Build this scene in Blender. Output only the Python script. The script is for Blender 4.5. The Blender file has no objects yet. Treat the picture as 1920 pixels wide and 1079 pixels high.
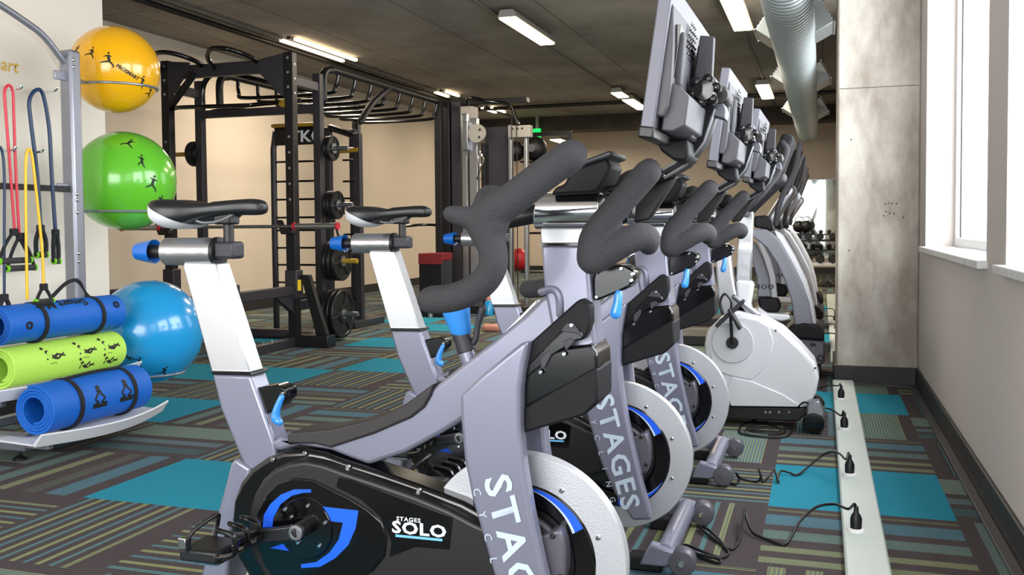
import bpy, bmesh, math, random
from math import sin, cos, pi, radians, atan2, hypot, sqrt, floor as ifloor
from mathutils import Vector, Matrix
random.seed(7)
sc = bpy.context.scene
COL = sc.collection

# ------------------------------------------------------------------ camera
FPX, YAW, PITCH, ROLL, CY, HC = 1773.0, 0.3166239, -0.0410953, -0.0083658, 495.57, 1.0
c_f = Vector((-sin(YAW)*cos(PITCH), cos(YAW)*cos(PITCH), sin(PITCH)))
_r = Vector((cos(YAW), sin(YAW), 0)); _u = _r.cross(c_f)
c_r = _r*cos(ROLL)+_u*sin(ROLL); c_u = -_r*sin(ROLL)+_u*cos(ROLL)
cam = bpy.data.cameras.new('camera'); camo = bpy.data.objects.new('camera', cam); COL.objects.link(camo)
M3 = Matrix((c_r, c_u, -c_f)).transposed()
camo.matrix_world = Matrix.Translation((0, 0, HC)) @ M3.to_4x4()
cam.sensor_fit = 'HORIZONTAL'; cam.sensor_width = 36; cam.lens = FPX/1920*36
cam.shift_y = (CY-539.5)/1920; cam.clip_start = 0.05; cam.clip_end = 200
sc.camera = camo

# ------------------------------------------------------------------ view, world, daylight
vs = sc.view_settings
sc.display_settings.display_device = 'sRGB'
vs.view_transform = 'Standard'; vs.look = 'None'; vs.gamma = 1; vs.use_curve_mapping = False; vs.exposure = 0.08
wd = bpy.data.worlds.new('daylight'); sc.world = wd; wd.use_nodes = True
bg = wd.node_tree.nodes['Background']; bg.inputs[0].default_value = (0.93, 0.97, 1.0, 1); bg.inputs[1].default_value = 3.2
def area(name, loc, size, sy, power, col, rot):
    l = bpy.data.lights.new(name, 'AREA'); l.shape = 'RECTANGLE'; l.size = size; l.size_y = sy
    l.energy = power; l.color = col
    o = bpy.data.objects.new(name, l); COL.objects.link(o); o.location = loc; o.rotation_euler = rot; return o
CEIL = 3.0
# daylight entering through the window openings of the right wall and, by an added lamp, the open side behind the camera
area('window_daylight', (1.0, 4.75, 1.9), 2.0, 2.0, 90, (0.93, 0.97, 1.0), (0, radians(90), 0))
area('window_daylight', (1.0, 2.0, 1.9), 2.0, 2.6, 110, (0.93, 0.97, 1.0), (0, radians(90), 0))
area('window_daylight', (-2.5, -2.9, 1.8), 6.0, 2.2, 230, (1.0, 0.99, 0.97), (radians(78), 0, 0))

# ------------------------------------------------------------------ pixel -> world point at a chosen real distance
def ray(x, y): return c_f + c_r*((x-960)/FPX) - c_u*((y-CY)/FPX)
def onz(x, y, h): d = ray(x, y); return d*((h-HC)/d.z)+Vector((0, 0, HC))
def ony(x, y, Y): d = ray(x, y); return d*(Y/d.y)+Vector((0, 0, HC))
def onx(x, y, X): d = ray(x, y); return d*(X/d.x)+Vector((0, 0, HC))

# ------------------------------------------------------------------ materials
def lin(c): return tuple((v/255/12.92 if v/255 <= .04045 else ((v/255+.055)/1.055)**2.4) for v in c)+(1,)
def mat(name, c, rough=.5, metal=0, bump=0, bscale=60, coat=0, var=0, spec=None, trans=0, emis=None, estr=0, vscale=3):
    m = bpy.data.materials.new(name); m.use_nodes = True; nt = m.node_tree; b = nt.nodes['Principled BSDF']
    b.inputs['Base Color'].default_value = lin(c); b.inputs['Roughness'].default_value = rough; b.inputs['Metallic'].default_value = metal
    b.inputs['Coat Weight'].default_value = coat; b.inputs['Coat Roughness'].default_value = .08
    if spec is not None: b.inputs['Specular IOR Level'].default_value = spec
    if trans: b.inputs['Transmission Weight'].default_value = trans
    if emis: b.inputs['Emission Color'].default_value = lin(emis); b.inputs['Emission Strength'].default_value = estr
    tc = nt.nodes.new('ShaderNodeTexCoord')
    if bump:
        n = nt.nodes.new('ShaderNodeTexNoise'); n.inputs['Scale'].default_value = bscale; n.inputs['Detail'].default_value = 3
        bp = nt.nodes.new('ShaderNodeBump'); bp.inputs['Strength'].default_value = bump; bp.inputs['Distance'].default_value = .01
        nt.links.new(tc.outputs['Object'], n.inputs['Vector']); nt.links.new(n.outputs['Fac'], bp.inputs['Height']); nt.links.new(bp.outputs['Normal'], b.inputs['Normal'])
    if var:
        n = nt.nodes.new('ShaderNodeTexNoise'); n.inputs['Scale'].default_value = vscale; n.inputs['Detail'].default_value = 6
        r = nt.nodes.new('ShaderNodeValToRGB'); r.color_ramp.elements[0].position = .3; r.color_ramp.elements[1].position = .7
        r.color_ramp.elements[0].color = lin([max(0, v*(1-var)) for v in c]); r.color_ramp.elements[1].color = lin([min(255, v*(1+var)) for v in c])
        nt.links.new(tc.outputs['Object'], n.inputs['Vector']); nt.links.new(n.outputs['Fac'], r.inputs[0]); nt.links.new(r.outputs[0], b.inputs['Base Color'])
    return m
K = {}
def mk(k, *a, **kw): K[k] = mat(k, *a, **kw)
mk('lavender', (134, 135, 154), .3, .35, coat=.5)
mk('white_metal', (190, 191, 195), .34, .75)
mk('chrome', (220, 222, 226), .12, 1)
mk('steel', (150, 152, 158), .35, .9)
mk('brushed', (190, 192, 196), .3, .9, bump=.15, bscale=25)
mk('black', (22, 21, 23), .42)
mk('gloss_black', (7, 7, 9), .14, coat=.35)
mk('satin_black', (24, 24, 27), .55, bump=.05, bscale=400, spec=.2)
mk('crank_black', (34, 33, 36), .3)
mk('plastic_grey', (46, 45, 52), .5, bump=.05, bscale=400)
mk('foam', (52, 51, 55), .8, bump=.35, bscale=260)
mk('vinyl', (24, 24, 27), .36, bump=.04, bscale=300)
mk('vinyl_white', (205, 206, 212), .42)
mk('pad_black', (44, 40, 42), .6)
mk('blue', (0, 98, 190), .3, coat=.4)
mk('lever_blue', (52, 140, 225), .25, coat=.5)
mk('decal_blue', (10, 92, 240), .4)
mk('decal_white', (232, 236, 245), .45)
mk('decal_pale', (196, 212, 228), .5)
mk('decal_cyan', (110, 190, 240), .5)
mk('fly_silver', (196, 198, 204), .42, .55, bump=.08, bscale=300)
mk('hub_grey', (104, 102, 112), .4, .5)
mk('screen', (14, 15, 18), .1)
mk('monitor_back', (66, 65, 72), .5)
mk('monitor_grey', (98, 98, 108), .45, .25)
mk('white_gloss', (225, 226, 232), .25, coat=.4)
mk('arm_grey', (118, 118, 128), .4)
mk('wall_white', (236, 228, 216), .8, bump=.05, bscale=60)
mk('wall_right', (196, 187, 181), .85, bump=.06, bscale=90)
mk('wall_cream', (212, 199, 182), .85, bump=.05, bscale=50)
mk('frame_white', (238, 240, 242), .4)
mk('sill', (205, 205, 204), .35, var=.06, vscale=12)
mk('base_black', (38, 36, 38), .45)
mk('base_grey', (70, 68, 70), .5)
mk('strip', (205, 214, 210), .45)
mk('outlet_white', (238, 238, 238), .4)
mk('cable', (12, 12, 14), .45)
mk('yellow', (240, 176, 8), .22, coat=.6)
mk('green', (98, 188, 44), .22, coat=.6)
mk('ball_blue', (30, 150, 212), .22, coat=.6)
mk('ink', (18, 20, 18), .6)
mk('mat_blue', (0, 98, 196), .6, bump=.12, bscale=160)
mk('mat_lime', (186, 232, 92), .6, bump=.12, bscale=160)
mk('mat_black', (22, 24, 28), .8)
mk('stand', (150, 152, 162), .35, .6)
mk('tray_white', (222, 224, 230), .4)
mk('red_rubber', (206, 44, 66), .4)
mk('yellow_rubber', (244, 196, 40), .4)
mk('navy_rubber', (16, 48, 84), .4)
mk('lime', (120, 210, 30), .4)
mk('gold', (176, 140, 40), .4)
mk('rack_black', (26, 25, 28), .4, .2)
mk('rack_grey', (62, 60, 66), .42, .4)
mk('rubber', (20, 20, 22), .5)
mk('iron', (30, 30, 32), .4, .3)
mk('red', (190, 28, 34), .5)
mk('dark_red', (120, 20, 28), .6)
mk('duct', (182, 190, 191), .42, .7)
mk('beam', (52, 46, 42), .85, var=.2)
mk('pipe_grey', (110, 108, 104), .5, .4)
mk('light_body', (150, 148, 142), .5)
mk('diffuser', (255, 240, 210), .5, emis=(255, 232, 190), estr=6)
mk('exit_green', (0, 220, 90), .5, emis=(0, 230, 90), estr=1.6)
mk('mirror', (205, 212, 208), .03, 1)
mk('tag_yellow', (240, 200, 0), .5)
mk('skin_pink', (205, 140, 120), .6)
def glassy(name, col, alpha):
    m = mat(name, col, .08); nt = m.node_tree; b = nt.nodes['Principled BSDF']; out = nt.nodes['Material Output']
    t = nt.nodes.new('ShaderNodeBsdfTransparent'); mx = nt.nodes.new('ShaderNodeMixShader'); mx.inputs[0].default_value = alpha
    nt.links.new(t.outputs[0], mx.inputs[1]); nt.links.new(b.outputs[0], mx.inputs[2]); nt.links.new(mx.outputs[0], out.inputs[0]); return m
K['panel'] = glassy('panel', (236, 230, 220), .16)
K['glass'] = glassy('glass', (200, 225, 235), .06)

def concrete(name, c1, c2, joint=None, rough=.85, scale=1.2):
    m = bpy.data.materials.new(name); m.use_nodes = True; nt = m.node_tree; b = nt.nodes['Principled BSDF']; b.inputs['Roughness'].default_value = rough
    tc = nt.nodes.new('ShaderNodeTexCoord'); n = nt.nodes.new('ShaderNodeTexNoise'); n.inputs['Scale'].default_value = scale; n.inputs['Detail'].default_value = 9; n.inputs['Roughness'].default_value = .62
    mp = nt.nodes.new('ShaderNodeMapping'); mp.inputs['Scale'].default_value = (1.6, 1.6, .7) if joint is None else (1, .6, 1)
    nt.links.new(tc.outputs['Object'], mp.inputs[0]); nt.links.new(mp.outputs[0], n.inputs['Vector'])
    r = nt.nodes.new('ShaderNodeValToRGB'); r.color_ramp.elements[0].position = .34; r.color_ramp.elements[1].position = .66
    r.color_ramp.elements[0].color = lin(c1); r.color_ramp.elements[1].color = lin(c2); nt.links.new(n.outputs['Fac'], r.inputs[0])
    last = r.outputs[0]
    if joint:
        br = nt.nodes.new('ShaderNodeTexBrick'); br.offset = 0; br.inputs['Scale'].default_value = 1; br.inputs['Mortar Size'].default_value = .012
        br.inputs['Brick Width'].default_value = joint[0]; br.inputs['Row Height'].default_value = joint[1]
        br.inputs['Color1'].default_value = (1, 1, 1, 1); br.inputs['Color2'].default_value = (.82, .82, .82, 1); br.inputs['Mortar'].default_value = (.55, .55, .55, 1)
        nt.links.new(tc.outputs['Object'], br.inputs['Vector'])
        mx = nt.nodes.new('ShaderNodeMix'); mx.data_type = 'RGBA'; mx.blend_type = 'MULTIPLY'; mx.inputs[0].default_value = 1
        nt.links.new(last, mx.inputs[6]); nt.links.new(br.outputs['Color'], mx.inputs[7]); last = mx.outputs[2]
    nt.links.new(last, b.inputs['Base Color'])
    n2 = nt.nodes.new('ShaderNodeTexNoise'); n2.inputs['Scale'].default_value = 40; bp = nt.nodes.new('ShaderNodeBump'); bp.inputs['Strength'].default_value = .2; bp.inputs['Distance'].default_value = .01
    nt.links.new(tc.outputs['Object'], n2.inputs['Vector']); nt.links.new(n2.outputs['Fac'], bp.inputs['Height']); nt.links.new(bp.outputs['Normal'], b.inputs['Normal'])
    return m
K['concrete'] = concrete('concrete', (150, 140, 130), (206, 200, 190), scale=2.6)
K['ceiling'] = concrete('ceiling_concrete', (122, 115, 108), (160, 151, 142), joint=(1.22, 2.44))

# carpet tiles: dark ground with irregular bands of fine coloured threads
TS, TX, TY = .609, -.175, 3.42
BASE = (84, 76, 78)
def carpet(name, axis, bands, seed):
    """bands: list of (start, end, colour A, colour B) in tile fractions across the tile"""
    m = bpy.data.materials.new(name); m.use_nodes = True; nt = m.node_tree; b = nt.nodes['Principled BSDF']; b.inputs['Roughness'].default_value = .95
    b.inputs['Specular IOR Level'].default_value = .1
    L = nt.links.new
    tc = nt.nodes.new('ShaderNodeTexCoord'); sp = nt.nodes.new('ShaderNodeSeparateXYZ'); L(tc.outputs['Object'], sp.inputs[0])
    def math_(op, a, bb=None):
        n = nt.nodes.new('ShaderNodeMath'); n.operation = op
        for i, v in enumerate((a, bb)):
            if v is None: continue
            if isinstance(v, (int, float)): n.inputs[i].default_value = v
            else: L(v, n.inputs[i])
        return n.outputs[0]
    o = sp.outputs['Y'] if axis == 'X' else sp.outputs['X']       # stripes run along `axis`
    off = TY if axis == 'X' else TX
    t = math_('FRACT', math_('DIVIDE', math_('SUBTRACT', o, off), TS))
    def ramp(stops):
        r = nt.nodes.new('ShaderNodeValToRGB'); r.color_ramp.interpolation = 'CONSTANT'; e = r.color_ramp.elements
        e[0].position = 0; e[0].color = stops[0][1]; e[1].position = stops[1][0]; e[1].color = stops[1][1]
        for p, c in stops[2:]: q = e.new(p); q.color = c
        L(t, r.inputs[0]); return r.outputs[0]
    sa, sb = [(0, lin(BASE))], [(0, lin(BASE))]
    for s, e_, ca, cb in bands:
        sa += [(s, lin(ca)), (e_, lin(BASE))]; sb += [(s, lin(cb)), (e_, lin(BASE))]
    fine = math_('FRACT', math_('MULTIPLY', t, 46))
    sel = math_('GREATER_THAN', fine, .5)
    mx = nt.nodes.new('ShaderNodeMix'); mx.data_type = 'RGBA'; L(sel, mx.inputs[0]); L(ramp(sa), mx.inputs[6]); L(ramp(sb), mx.inputs[7])
    n = nt.nodes.new('ShaderNodeTexNoise'); n.inputs['Scale'].default_value = 260; n.inputs['Detail'].default_value = 2; L(tc.outputs['Object'], n.inputs['Vector'])
    r2 = nt.nodes.new('ShaderNodeValToRGB'); r2.color_ramp.elements[0].color = (.6, .6, .6, 1); r2.color_ramp.elements[1].color = (1.15, 1.15, 1.15, 1)
    r2.color_ramp.elements[0].position = .35; r2.color_ramp.elements[1].position = .65; L(n.outputs['Fac'], r2.inputs[0])
    m2 = nt.nodes.new('ShaderNodeMix'); m2.data_type = 'RGBA'; m2.blend_type = 'MULTIPLY'; m2.inputs[0].default_value = 1
    L(mx.outputs[2], m2.inputs[6]); L(r2.outputs[0], m2.inputs[7]); L(m2.outputs[2], b.inputs['Base Color'])
    bp = nt.nodes.new('ShaderNodeBump'); bp.inputs['Strength'].default_value = .5; bp.inputs['Distance'].default_value = .004; L(n.outputs['Fac'], bp.inputs['Height']); L(bp.outputs['Normal'], b.inputs['Normal'])
    return m
SAGE, YG, TQ, BL = (116, 122, 108), (142, 148, 106), (94, 128, 132), (84, 116, 138)
DK = (62, 60, 62)
vars_ = [
 [(.08, .20, SAGE, TQ), (.30, .38, YG, SAGE), (.52, .62, SAGE, DK), (.70, .86, TQ, BL)],
 [(.05, .13, YG, SAGE), (.22, .30, SAGE, YG), (.42, .56, TQ, SAGE), (.66, .84, BL, TQ), (.90, .94, YG, DK)],
 [(.10, .26, TQ, DK), (.34, .46, BL, SAGE), (.56, .90, YG, BL)],
 [(.06, .09, TQ, TQ), (.14, .17, YG, YG), (.22, .25, TQ, BL), (.30, .33, YG, YG), (.38, .41, TQ, TQ), (.46, .49, YG, YG), (.54, .57, BL, TQ), (.62, .65, YG, YG), (.70, .73, TQ, TQ), (.78, .81, YG, SAGE)],
]
carp = [carpet('carpet_x%d' % i, 'X', v, i) for i, v in enumerate(vars_)]+[carpet('carpet_y%d' % i, 'Y', v, i) for i, v in enumerate(vars_)]
carp.append(mat('carpet_teal', (44, 138, 162), .95, bump=.3, bscale=220, var=.06, vscale=160, spec=.1))

# ------------------------------------------------------------------ mesh helpers
def tag(o, label=None, cat=None, group=None, kind=None):
    if label: o['label'] = label
    if cat: o['category'] = cat
    if group: o['group'] = group
    if kind: o['kind'] = kind
    return o
def empty(name, loc=(0, 0, 0), label=None, cat=None, group=None, rz=0):
    o = bpy.data.objects.new(name, None); COL.objects.link(o); o.location = loc; o.rotation_euler = (0, 0, rz); o.empty_display_size = .1
    return tag(o, label, cat, group)
def build(name, bm, m, parent=None, bevel=0, smooth=False, seg=2, angle=35, sub=0):
    bmesh.ops.recalc_face_normals(bm, faces=bm.faces)
    me = bpy.data.meshes.new(name); bm.to_mesh(me); bm.free()
    for k in (m if isinstance(m, (list, tuple)) else [m]): me.materials.append(K[k] if isinstance(k, str) else k)
    o = bpy.data.objects.new(name, me); COL.objects.link(o)
    if parent: o.parent = parent
    if bevel:
        b = o.modifiers.new('bevel', 'BEVEL'); b.width = bevel; b.segments = seg; b.limit_method = 'ANGLE'; b.angle_limit = radians(angle); b.harden_normals = False
    if sub:
        s = o.modifiers.new('sub', 'SUBSURF'); s.levels = s.render_levels = sub
    if smooth or bevel or sub:
        me.shade_smooth()
        if not sub: me.set_sharp_from_angle(angle=radians(40))
    return o
def box(bm, x0, x1, y0, y1, z0, z1, M=None, mi=0):
    vs_ = [bm.verts.new((x, y, z)) for x in (x0, x1) for y in (y0, y1) for z in (z0, z1)]
    if M is not None:
        for v in vs_: v.co = M @ v.co
    for q in ((0, 1, 3, 2), (4, 6, 7, 5), (0, 4, 5, 1), (2, 3, 7, 6), (0, 2, 6, 4), (1, 5, 7, 3)):
        f = bm.faces.new([vs_[i] for i in q]); f.material_index = mi
def bx(*a, **k): bm = bmesh.new(); box(bm, *a, **k); return bm
def prism(pts, y0, y1, M=None, bm=None, mi=0):
    """pts (x, z) outline extruded along y"""
    bm = bm or bmesh.new(); n = len(pts)
    A = [bm.verts.new((p[0], y0, p[1])) for p in pts]; B_ = [bm.verts.new((p[0], y1, p[1])) for p in pts]
    if M is not None:
        for v in A+B_: v.co = M @ v.co
    for f in (bm.faces.new(A), bm.faces.new(B_)): f.material_index = mi
    for i in range(n): bm.faces.new((A[i], A[(i+1) % n], B_[(i+1) % n], B_[i])).material_index = mi
    return bm
def smooth_path(P, n=6):
    P = [Vector(p) for p in P]; out = []
    Q = [P[0]*2-P[1]]+P+[P[-1]*2-P[-2]]
    for i in range(1, len(Q)-2):
        a, b, c, d = Q[i-1], Q[i], Q[i+1], Q[i+2]
        for k in range(n):
            t = k/n; out.append(.5*((2*b)+(c-a)*t+(2*a-5*b+4*c-d)*t*t+(-a+3*b-3*c+d)*t**3))
    out.append(P[-1]); return out
def tube(P, r, seg=12, n=6, bm=None, cap='round', closed=False, mi=0):
    """r scalar or list per control point; swept tube with rounded or flat ends"""
    bm = bm or bmesh.new()
    R_ = list(r) if isinstance(r, (list, tuple)) else [r]*len(P)
    if n > 1 and len(P) > 2:
        pts = smooth_path(P, n); rr = []
        for i in range(len(P)-1):
            for k in range(n): rr.append(R_[i]+(R_[i+1]-R_[i])*k/n)
        rr.append(R_[-1])
    else: pts = [Vector(p) for p in P]; rr = R_
    if cap == 'round' and not closed:
        d0 = (pts[0]-pts[1]).normalized(); d1 = (pts[-1]-pts[-2]).normalized(); k0 = []; k1 = []
        for a in (.35, .7, .95): k0.append((pts[0]+d0*rr[0]*sin(a*pi/2), rr[0]*cos(a*pi/2))); k1.append((pts[-1]+d1*rr[-1]*sin(a*pi/2), rr[-1]*cos(a*pi/2)))
        pts = [p for p, _ in reversed(k0)]+pts+[p for p, _ in k1]; rr = [q for _, q in reversed(k0)]+rr+[q for _, q in k1]
    rings = []; up = None; N = len(pts)
    for i, p in enumerate(pts):
        t = (pts[(i+1) % N]-pts[i-1]) if closed else (pts[min(i+1, N-1)]-pts[max(i-1, 0)])
        t.normalize()
        if up is None: up = t.orthogonal().normalized()
        up = (up-t*up.dot(t)); up = up.normalized() if up.length > 1e-6 else t.orthogonal().normalized()
        s = t.cross(up)
        rings.append([bm.verts.new(p+(up*cos(2*pi*k/seg)+s*sin(2*pi*k/seg))*rr[i]) for k in range(seg)])
    for i in range(N if closed else N-1):
        a, b = rings[i], rings[(i+1) % N]
        for k in range(seg): bm.faces.new((a[k], a[(k+1) % seg], b[(k+1) % seg], b[k])).material_index = mi
    if not closed: bm.faces.new(rings[0]).material_index = mi; bm.faces.new(rings[-1]).material_index = mi
    return bm
def lathe(prof, axis='Z', loc=(0, 0, 0), seg=32, M=None, bm=None, mi=0):
    """prof: (radius, height) pairs revolved about axis through loc"""
    bm = bm or bmesh.new(); rings = []; loc = Vector(loc)
    for r, h in prof:
        ring = []
        for k in range(seg):
            a = 2*pi*k/seg; c, s = r*cos(a), r*sin(a)
            v = Vector((c, s, h)) if axis == 'Z' else Vector((h, c, s)) if axis == 'X' else Vector((c, h, s))
            v += loc
            if M is not None: v = M @ v
            ring.append(bm.verts.new(v))
        rings.append(ring)
    for a, b in zip(rings, rings[1:]):
        for k in range(seg): bm.faces.new((a[k], a[(k+1) % seg], b[(k+1) % seg], b[k])).material_index = mi
    bm.faces.new(rings[0]).material_index = mi; bm.faces.new(rings[-1]).material_index = mi
    return bm
def annulus(r0, r1, y0, y1, c=(0, 0, 0), seg=64, a0=0, a1=2*pi, bm=None, mi=0):
    """ring in the xz plane with thickness along y"""
    bm = bm or bmesh.new(); full = abs(a1-a0-2*pi) < 1e-6; n = seg; R_ = []
    for k in range(n if full else n+1):
        a = a0+(a1-a0)*k/n
        R_.append([bm.verts.new((c[0]+r*cos(a), c[1]+y, c[2]+r*sin(a))) for r, y in ((r0, y0), (r1, y0), (r1, y1), (r0, y1))])
    m_ = len(R_)
    for k in range(m_ if full else m_-1):
        a, b = R_[k], R_[(k+1) % m_]
        for j in range(4): bm.faces.new((a[j], a[(j+1) % 4], b[(j+1) % 4], b[j])).material_index = mi
    if not full: bm.faces.new(R_[0]).material_index = mi; bm.faces.new(R_[-1]).material_index = mi
    return bm
def sphere(c, r, bm=None, u=32, v=20, s=(1, 1, 1)):
    bm = bm or bmesh.new(); bmesh.ops.create_uvsphere(bm, u_segments=u, v_segments=v, radius=r, matrix=Matrix.Translation(c) @ Matrix.Diagonal((*s, 1))); return bm
_font = {}
def text_mesh(s, size, bold=0.0, spacing=1.0, shear=0.0, extrude=0.0):
    cu = bpy.data.curves.new('t', 'FONT'); cu.body = s; cu.size = size; cu.offset = bold; cu.space_character = spacing; cu.shear = shear
    cu.align_x = 'CENTER'; cu.align_y = 'CENTER'; cu.resolution_u = 2; cu.extrude = extrude
    o = bpy.data.objects.new('t', cu); COL.objects.link(o); dg = bpy.context.evaluated_depsgraph_get(); dg.update()
    me = bpy.data.meshes.new_from_object(o.evaluated_get(dg)); bpy.data.objects.remove(o); bpy.data.curves.remove(cu)
    bm = bmesh.new(); bm.from_mesh(me); bpy.data.meshes.remove(me); return bm
def text(s, size, M, m, parent, name='lettering', fn=None, **kw):
    bm = text_mesh(s, size, **kw)
    if fn: 
        bmesh.ops.triangulate(bm, faces=bm.faces)
        bmesh.ops.subdivide_edges(bm, edges=[e for e in bm.edges if e.calc_length() > .02], cuts=2)
    for v in bm.verts: v.co = fn(v.co) if fn else M @ v.co
    me = bpy.data.meshes.new(name); bm.to_mesh(me); bm.free(); me.materials.append(K[m])
    o = bpy.data.objects.new(name, me); COL.objects.link(o)
    if parent: o.parent = parent
    return o
def kids(o): return [c for c in bpy.data.objects if c.parent == o]
def copy_tree(o, parent=None):
    c = o.copy(); COL.objects.link(c)
    if parent: c.parent = parent
    for ch in kids(o): copy_tree(ch, c)
    return c
FACE = Matrix(((1, 0, 0, 0), (0, 0, -1, 0), (0, 1, 0, 0), (0, 0, 0, 1)))   # text plane xy -> xz, facing -y

# ================================================================== SETTING
def struct(name, bm, m, **k): return tag(build(name, bm, m, **k), kind='structure')
# floor: carpet tiles
bm = bmesh.new()
TEAL = {(0, 0), (0, 3), (-4, -1), (-6, 1), (-7, 3), (-6, 3), (-6, 6), (-5, 4), (-6, 8), (-3, -4), (-2, 4), (-7, 9), (-3, 7), (-8, 6), (-4, 11), (0, 8), (0, 13), (-5, 15), (-2, 12), (-8, 1)}
i0, i1, j0, j1 = -12, 2, -11, 29
vg = {}
def fv(i, j):
    if (i, j) not in vg: vg[i, j] = bm.verts.new((min(TX+i*TS, .9), TY+j*TS, 0))
    return vg[i, j]
rnd = random.Random(3)
for i in range(i0, i1):
    for j in range(j0, j1):
        f = bm.faces.new((fv(i, j), fv(i+1, j), fv(i+1, j+1), fv(i, j+1)))
        k = rnd.randrange(4)
        f.material_index = 8 if (i, j) in TEAL else (k if (i+j) % 2 else 4+k)
YEND = TY+j1*TS
o = struct('floor', bm, carp)
for v in (0,): pass
WX = .56            # inner face of right wall
ymax = 19.6
struct('ceiling', bx(-7.6, 1.0, -3.3, 21.2, CEIL, CEIL+.2), 'ceiling')
struct('wall_far', bx(-7.6, .8, ymax, ymax+.2, 0, CEIL), 'wall_cream')
struct('wall_left', bx(-6.75, -6.55, 4.5, ymax, 0, CEIL), 'wall_cream')
struct('wall_near', bx(-6.75, -4.2, -3.2, 4.79, 0, CEIL), 'wall_white')
# right wall with window openings
W1, W2, SILL, HEAD = (3.74, 5.83), (1.45, 3.36), .86, 2.78
TH = .24
bm = bmesh.new()
def wallseg(y0, y1, z0, z1): box(bm, WX, WX+TH, y0, y1, z0, z1)
wallseg(-3.2, ymax, 0, SILL-.02); wallseg(-3.2, ymax, HEAD, CEIL)
W3 = (-.8, 1.05)
ye = [-3.2, W3[0], W3[1], W2[0], W2[1], W1[0], W1[1], 7.2, 9.2, ymax]
for a, b in ((ye[0], ye[1]), (ye[2], ye[3]), (ye[4], ye[5]), (ye[6], ye[7]), (ye[8], ye[9])): wallseg(a, b, SILL-.02, HEAD)
struct('wall_right', bm, 'wall_right')
def window(n, a, b):
    fr = bmesh.new(); x0, x1 = WX+.15, WX+.21; w = .045
    box(fr, x0, x1, a, b, SILL, SILL+.05); box(fr, x0, x1, a, b, HEAD-.05, HEAD)
    box(fr, x0, x1, a, a+w, SILL+.05, HEAD-.05); box(fr, x0, x1, b-w, b, SILL+.05, HEAD-.05)
    f = struct('window_%d' % n, fr, 'frame_white', bevel=.004)
    g = bx(x0+.025, x0+.032, a+w+.012, b-w-.012, SILL+.062, HEAD-.062); build('pane', g, 'glass', f)
    gk = bmesh.new(); xx0, xx1 = x0-.001, x0+.035
    for (p, q, r, s) in ((a+w, a+w+.014, SILL+.05, HEAD-.05), (b-w-.014, b-w, SILL+.05, HEAD-.05)): box(gk, x0+.022, x0+.027, p, q, r, s)
    build('gasket', gk, 'black', f)
    s = bmesh.new(); box(s, WX-.035, x0, a-.03, b+.03, SILL-.03, SILL)
    build('sill', s, 'sill', f, bevel=.004)
window(1, *W1); window(2, *W2); window(3, *W3); window(4, 7.2, 9.2)
# concrete column standing against the right wall
cx0, cx1, cy0, cy1 = .09, WX, 6.18, 6.85
cl = struct('column', bx(cx0, cx1, cy0, cy1, 0, CEIL), 'concrete', bevel=.012)
cl.name = 'wall_pillar'
bm = bmesh.new()
for (x, y) in ((1660, 383), (1667, 381), (1673, 382), (1681, 382), (1661, 397), (1668, 400), (1676, 401), (1657, 405), (1694, 408), (1592, 470), (1596, 262)):
    p = ony(x, y, cy0); lathe([(.0045, 0), (.0045, .003)], 'Y', (p.x, cy0-.003, p.z), 8, bm=bm)
build('tie_hole', bm, 'mat_black', cl)
jt = ony(1600, 165, cy0).z
build('pour_joint', bx(cx0+.01, cx1-.01, cy0-.002, cy0+.001, jt-.004, jt), 'base_grey', cl)
# baseboards
struct('baseboard_right', bx(WX-.014, WX, -3.2, cy0, 0, .115), 'base_black', bevel=.004)
struct('trim_1', bx(WX-.05, WX-.014, -3.2, cy0-.016, 0, .012), 'base_grey', bevel=.003)
struct('baseboard_column', bx(cx0-.015, WX-.014, cy0-.016, cy0, 0, .115), 'base_black', bevel=.004)
struct('trim_2', bx(cx0-.03, WX-.05, cy0-.05, cy0-.016, 0, .012), 'base_grey', bevel=.003)
struct('baseboard_column_side', bx(cx0-.015, cx0, cy0, cy1, 0, .115), 'base_black')
struct('baseboard_left', bx(-6.55, -6.53, 4.8, ymax, 0, .12), 'base_black')
struct('baseboard_near', bx(-4.2, -4.186, -3.2, 4.79, 0, .115), 'base_black')
struct('baseboard_near_end', bx(-6.53, -4.2, 4.79, 4.804, 0, .115), 'base_black')
struct('baseboard_far', bx(-6.53, WX, ymax-.015, ymax, 0, .12), 'base_black')
# ceiling beam and conduits
struct('trim_3', bx(-6.55, WX, 16.9, 17.5, 2.74, CEIL), 'beam')
def beam_tube(name, a, b, r, m, **k): return struct(name, tube([a, b], r, 10, 1, cap='flat'), m, smooth=True)
pY = 15.0
beam_tube('trim_4', (-5.57, -3.2, CEIL-.045), (-5.57, 15.0, CEIL-.045), .032, 'black')
beam_tube('trim_5', (-5.57, pY, CEIL-.05), (.5, pY, CEIL-.05), .032, 'black')
beam_tube('trim_6', (-2.91, -3.2, CEIL-.02), (-2.91, 16.9, CEIL-.02), .012, 'pipe_grey')
beam_tube('trim_7', (-.78, -3.2, CEIL-.02), (-.78, 16.9, CEIL-.02), .012, 'pipe_grey')
beam_tube('trim_8', (-5.40, -3.2, CEIL-.02), (-5.40, 16.9, CEIL-.02), .014, 'pipe_grey')

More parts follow.
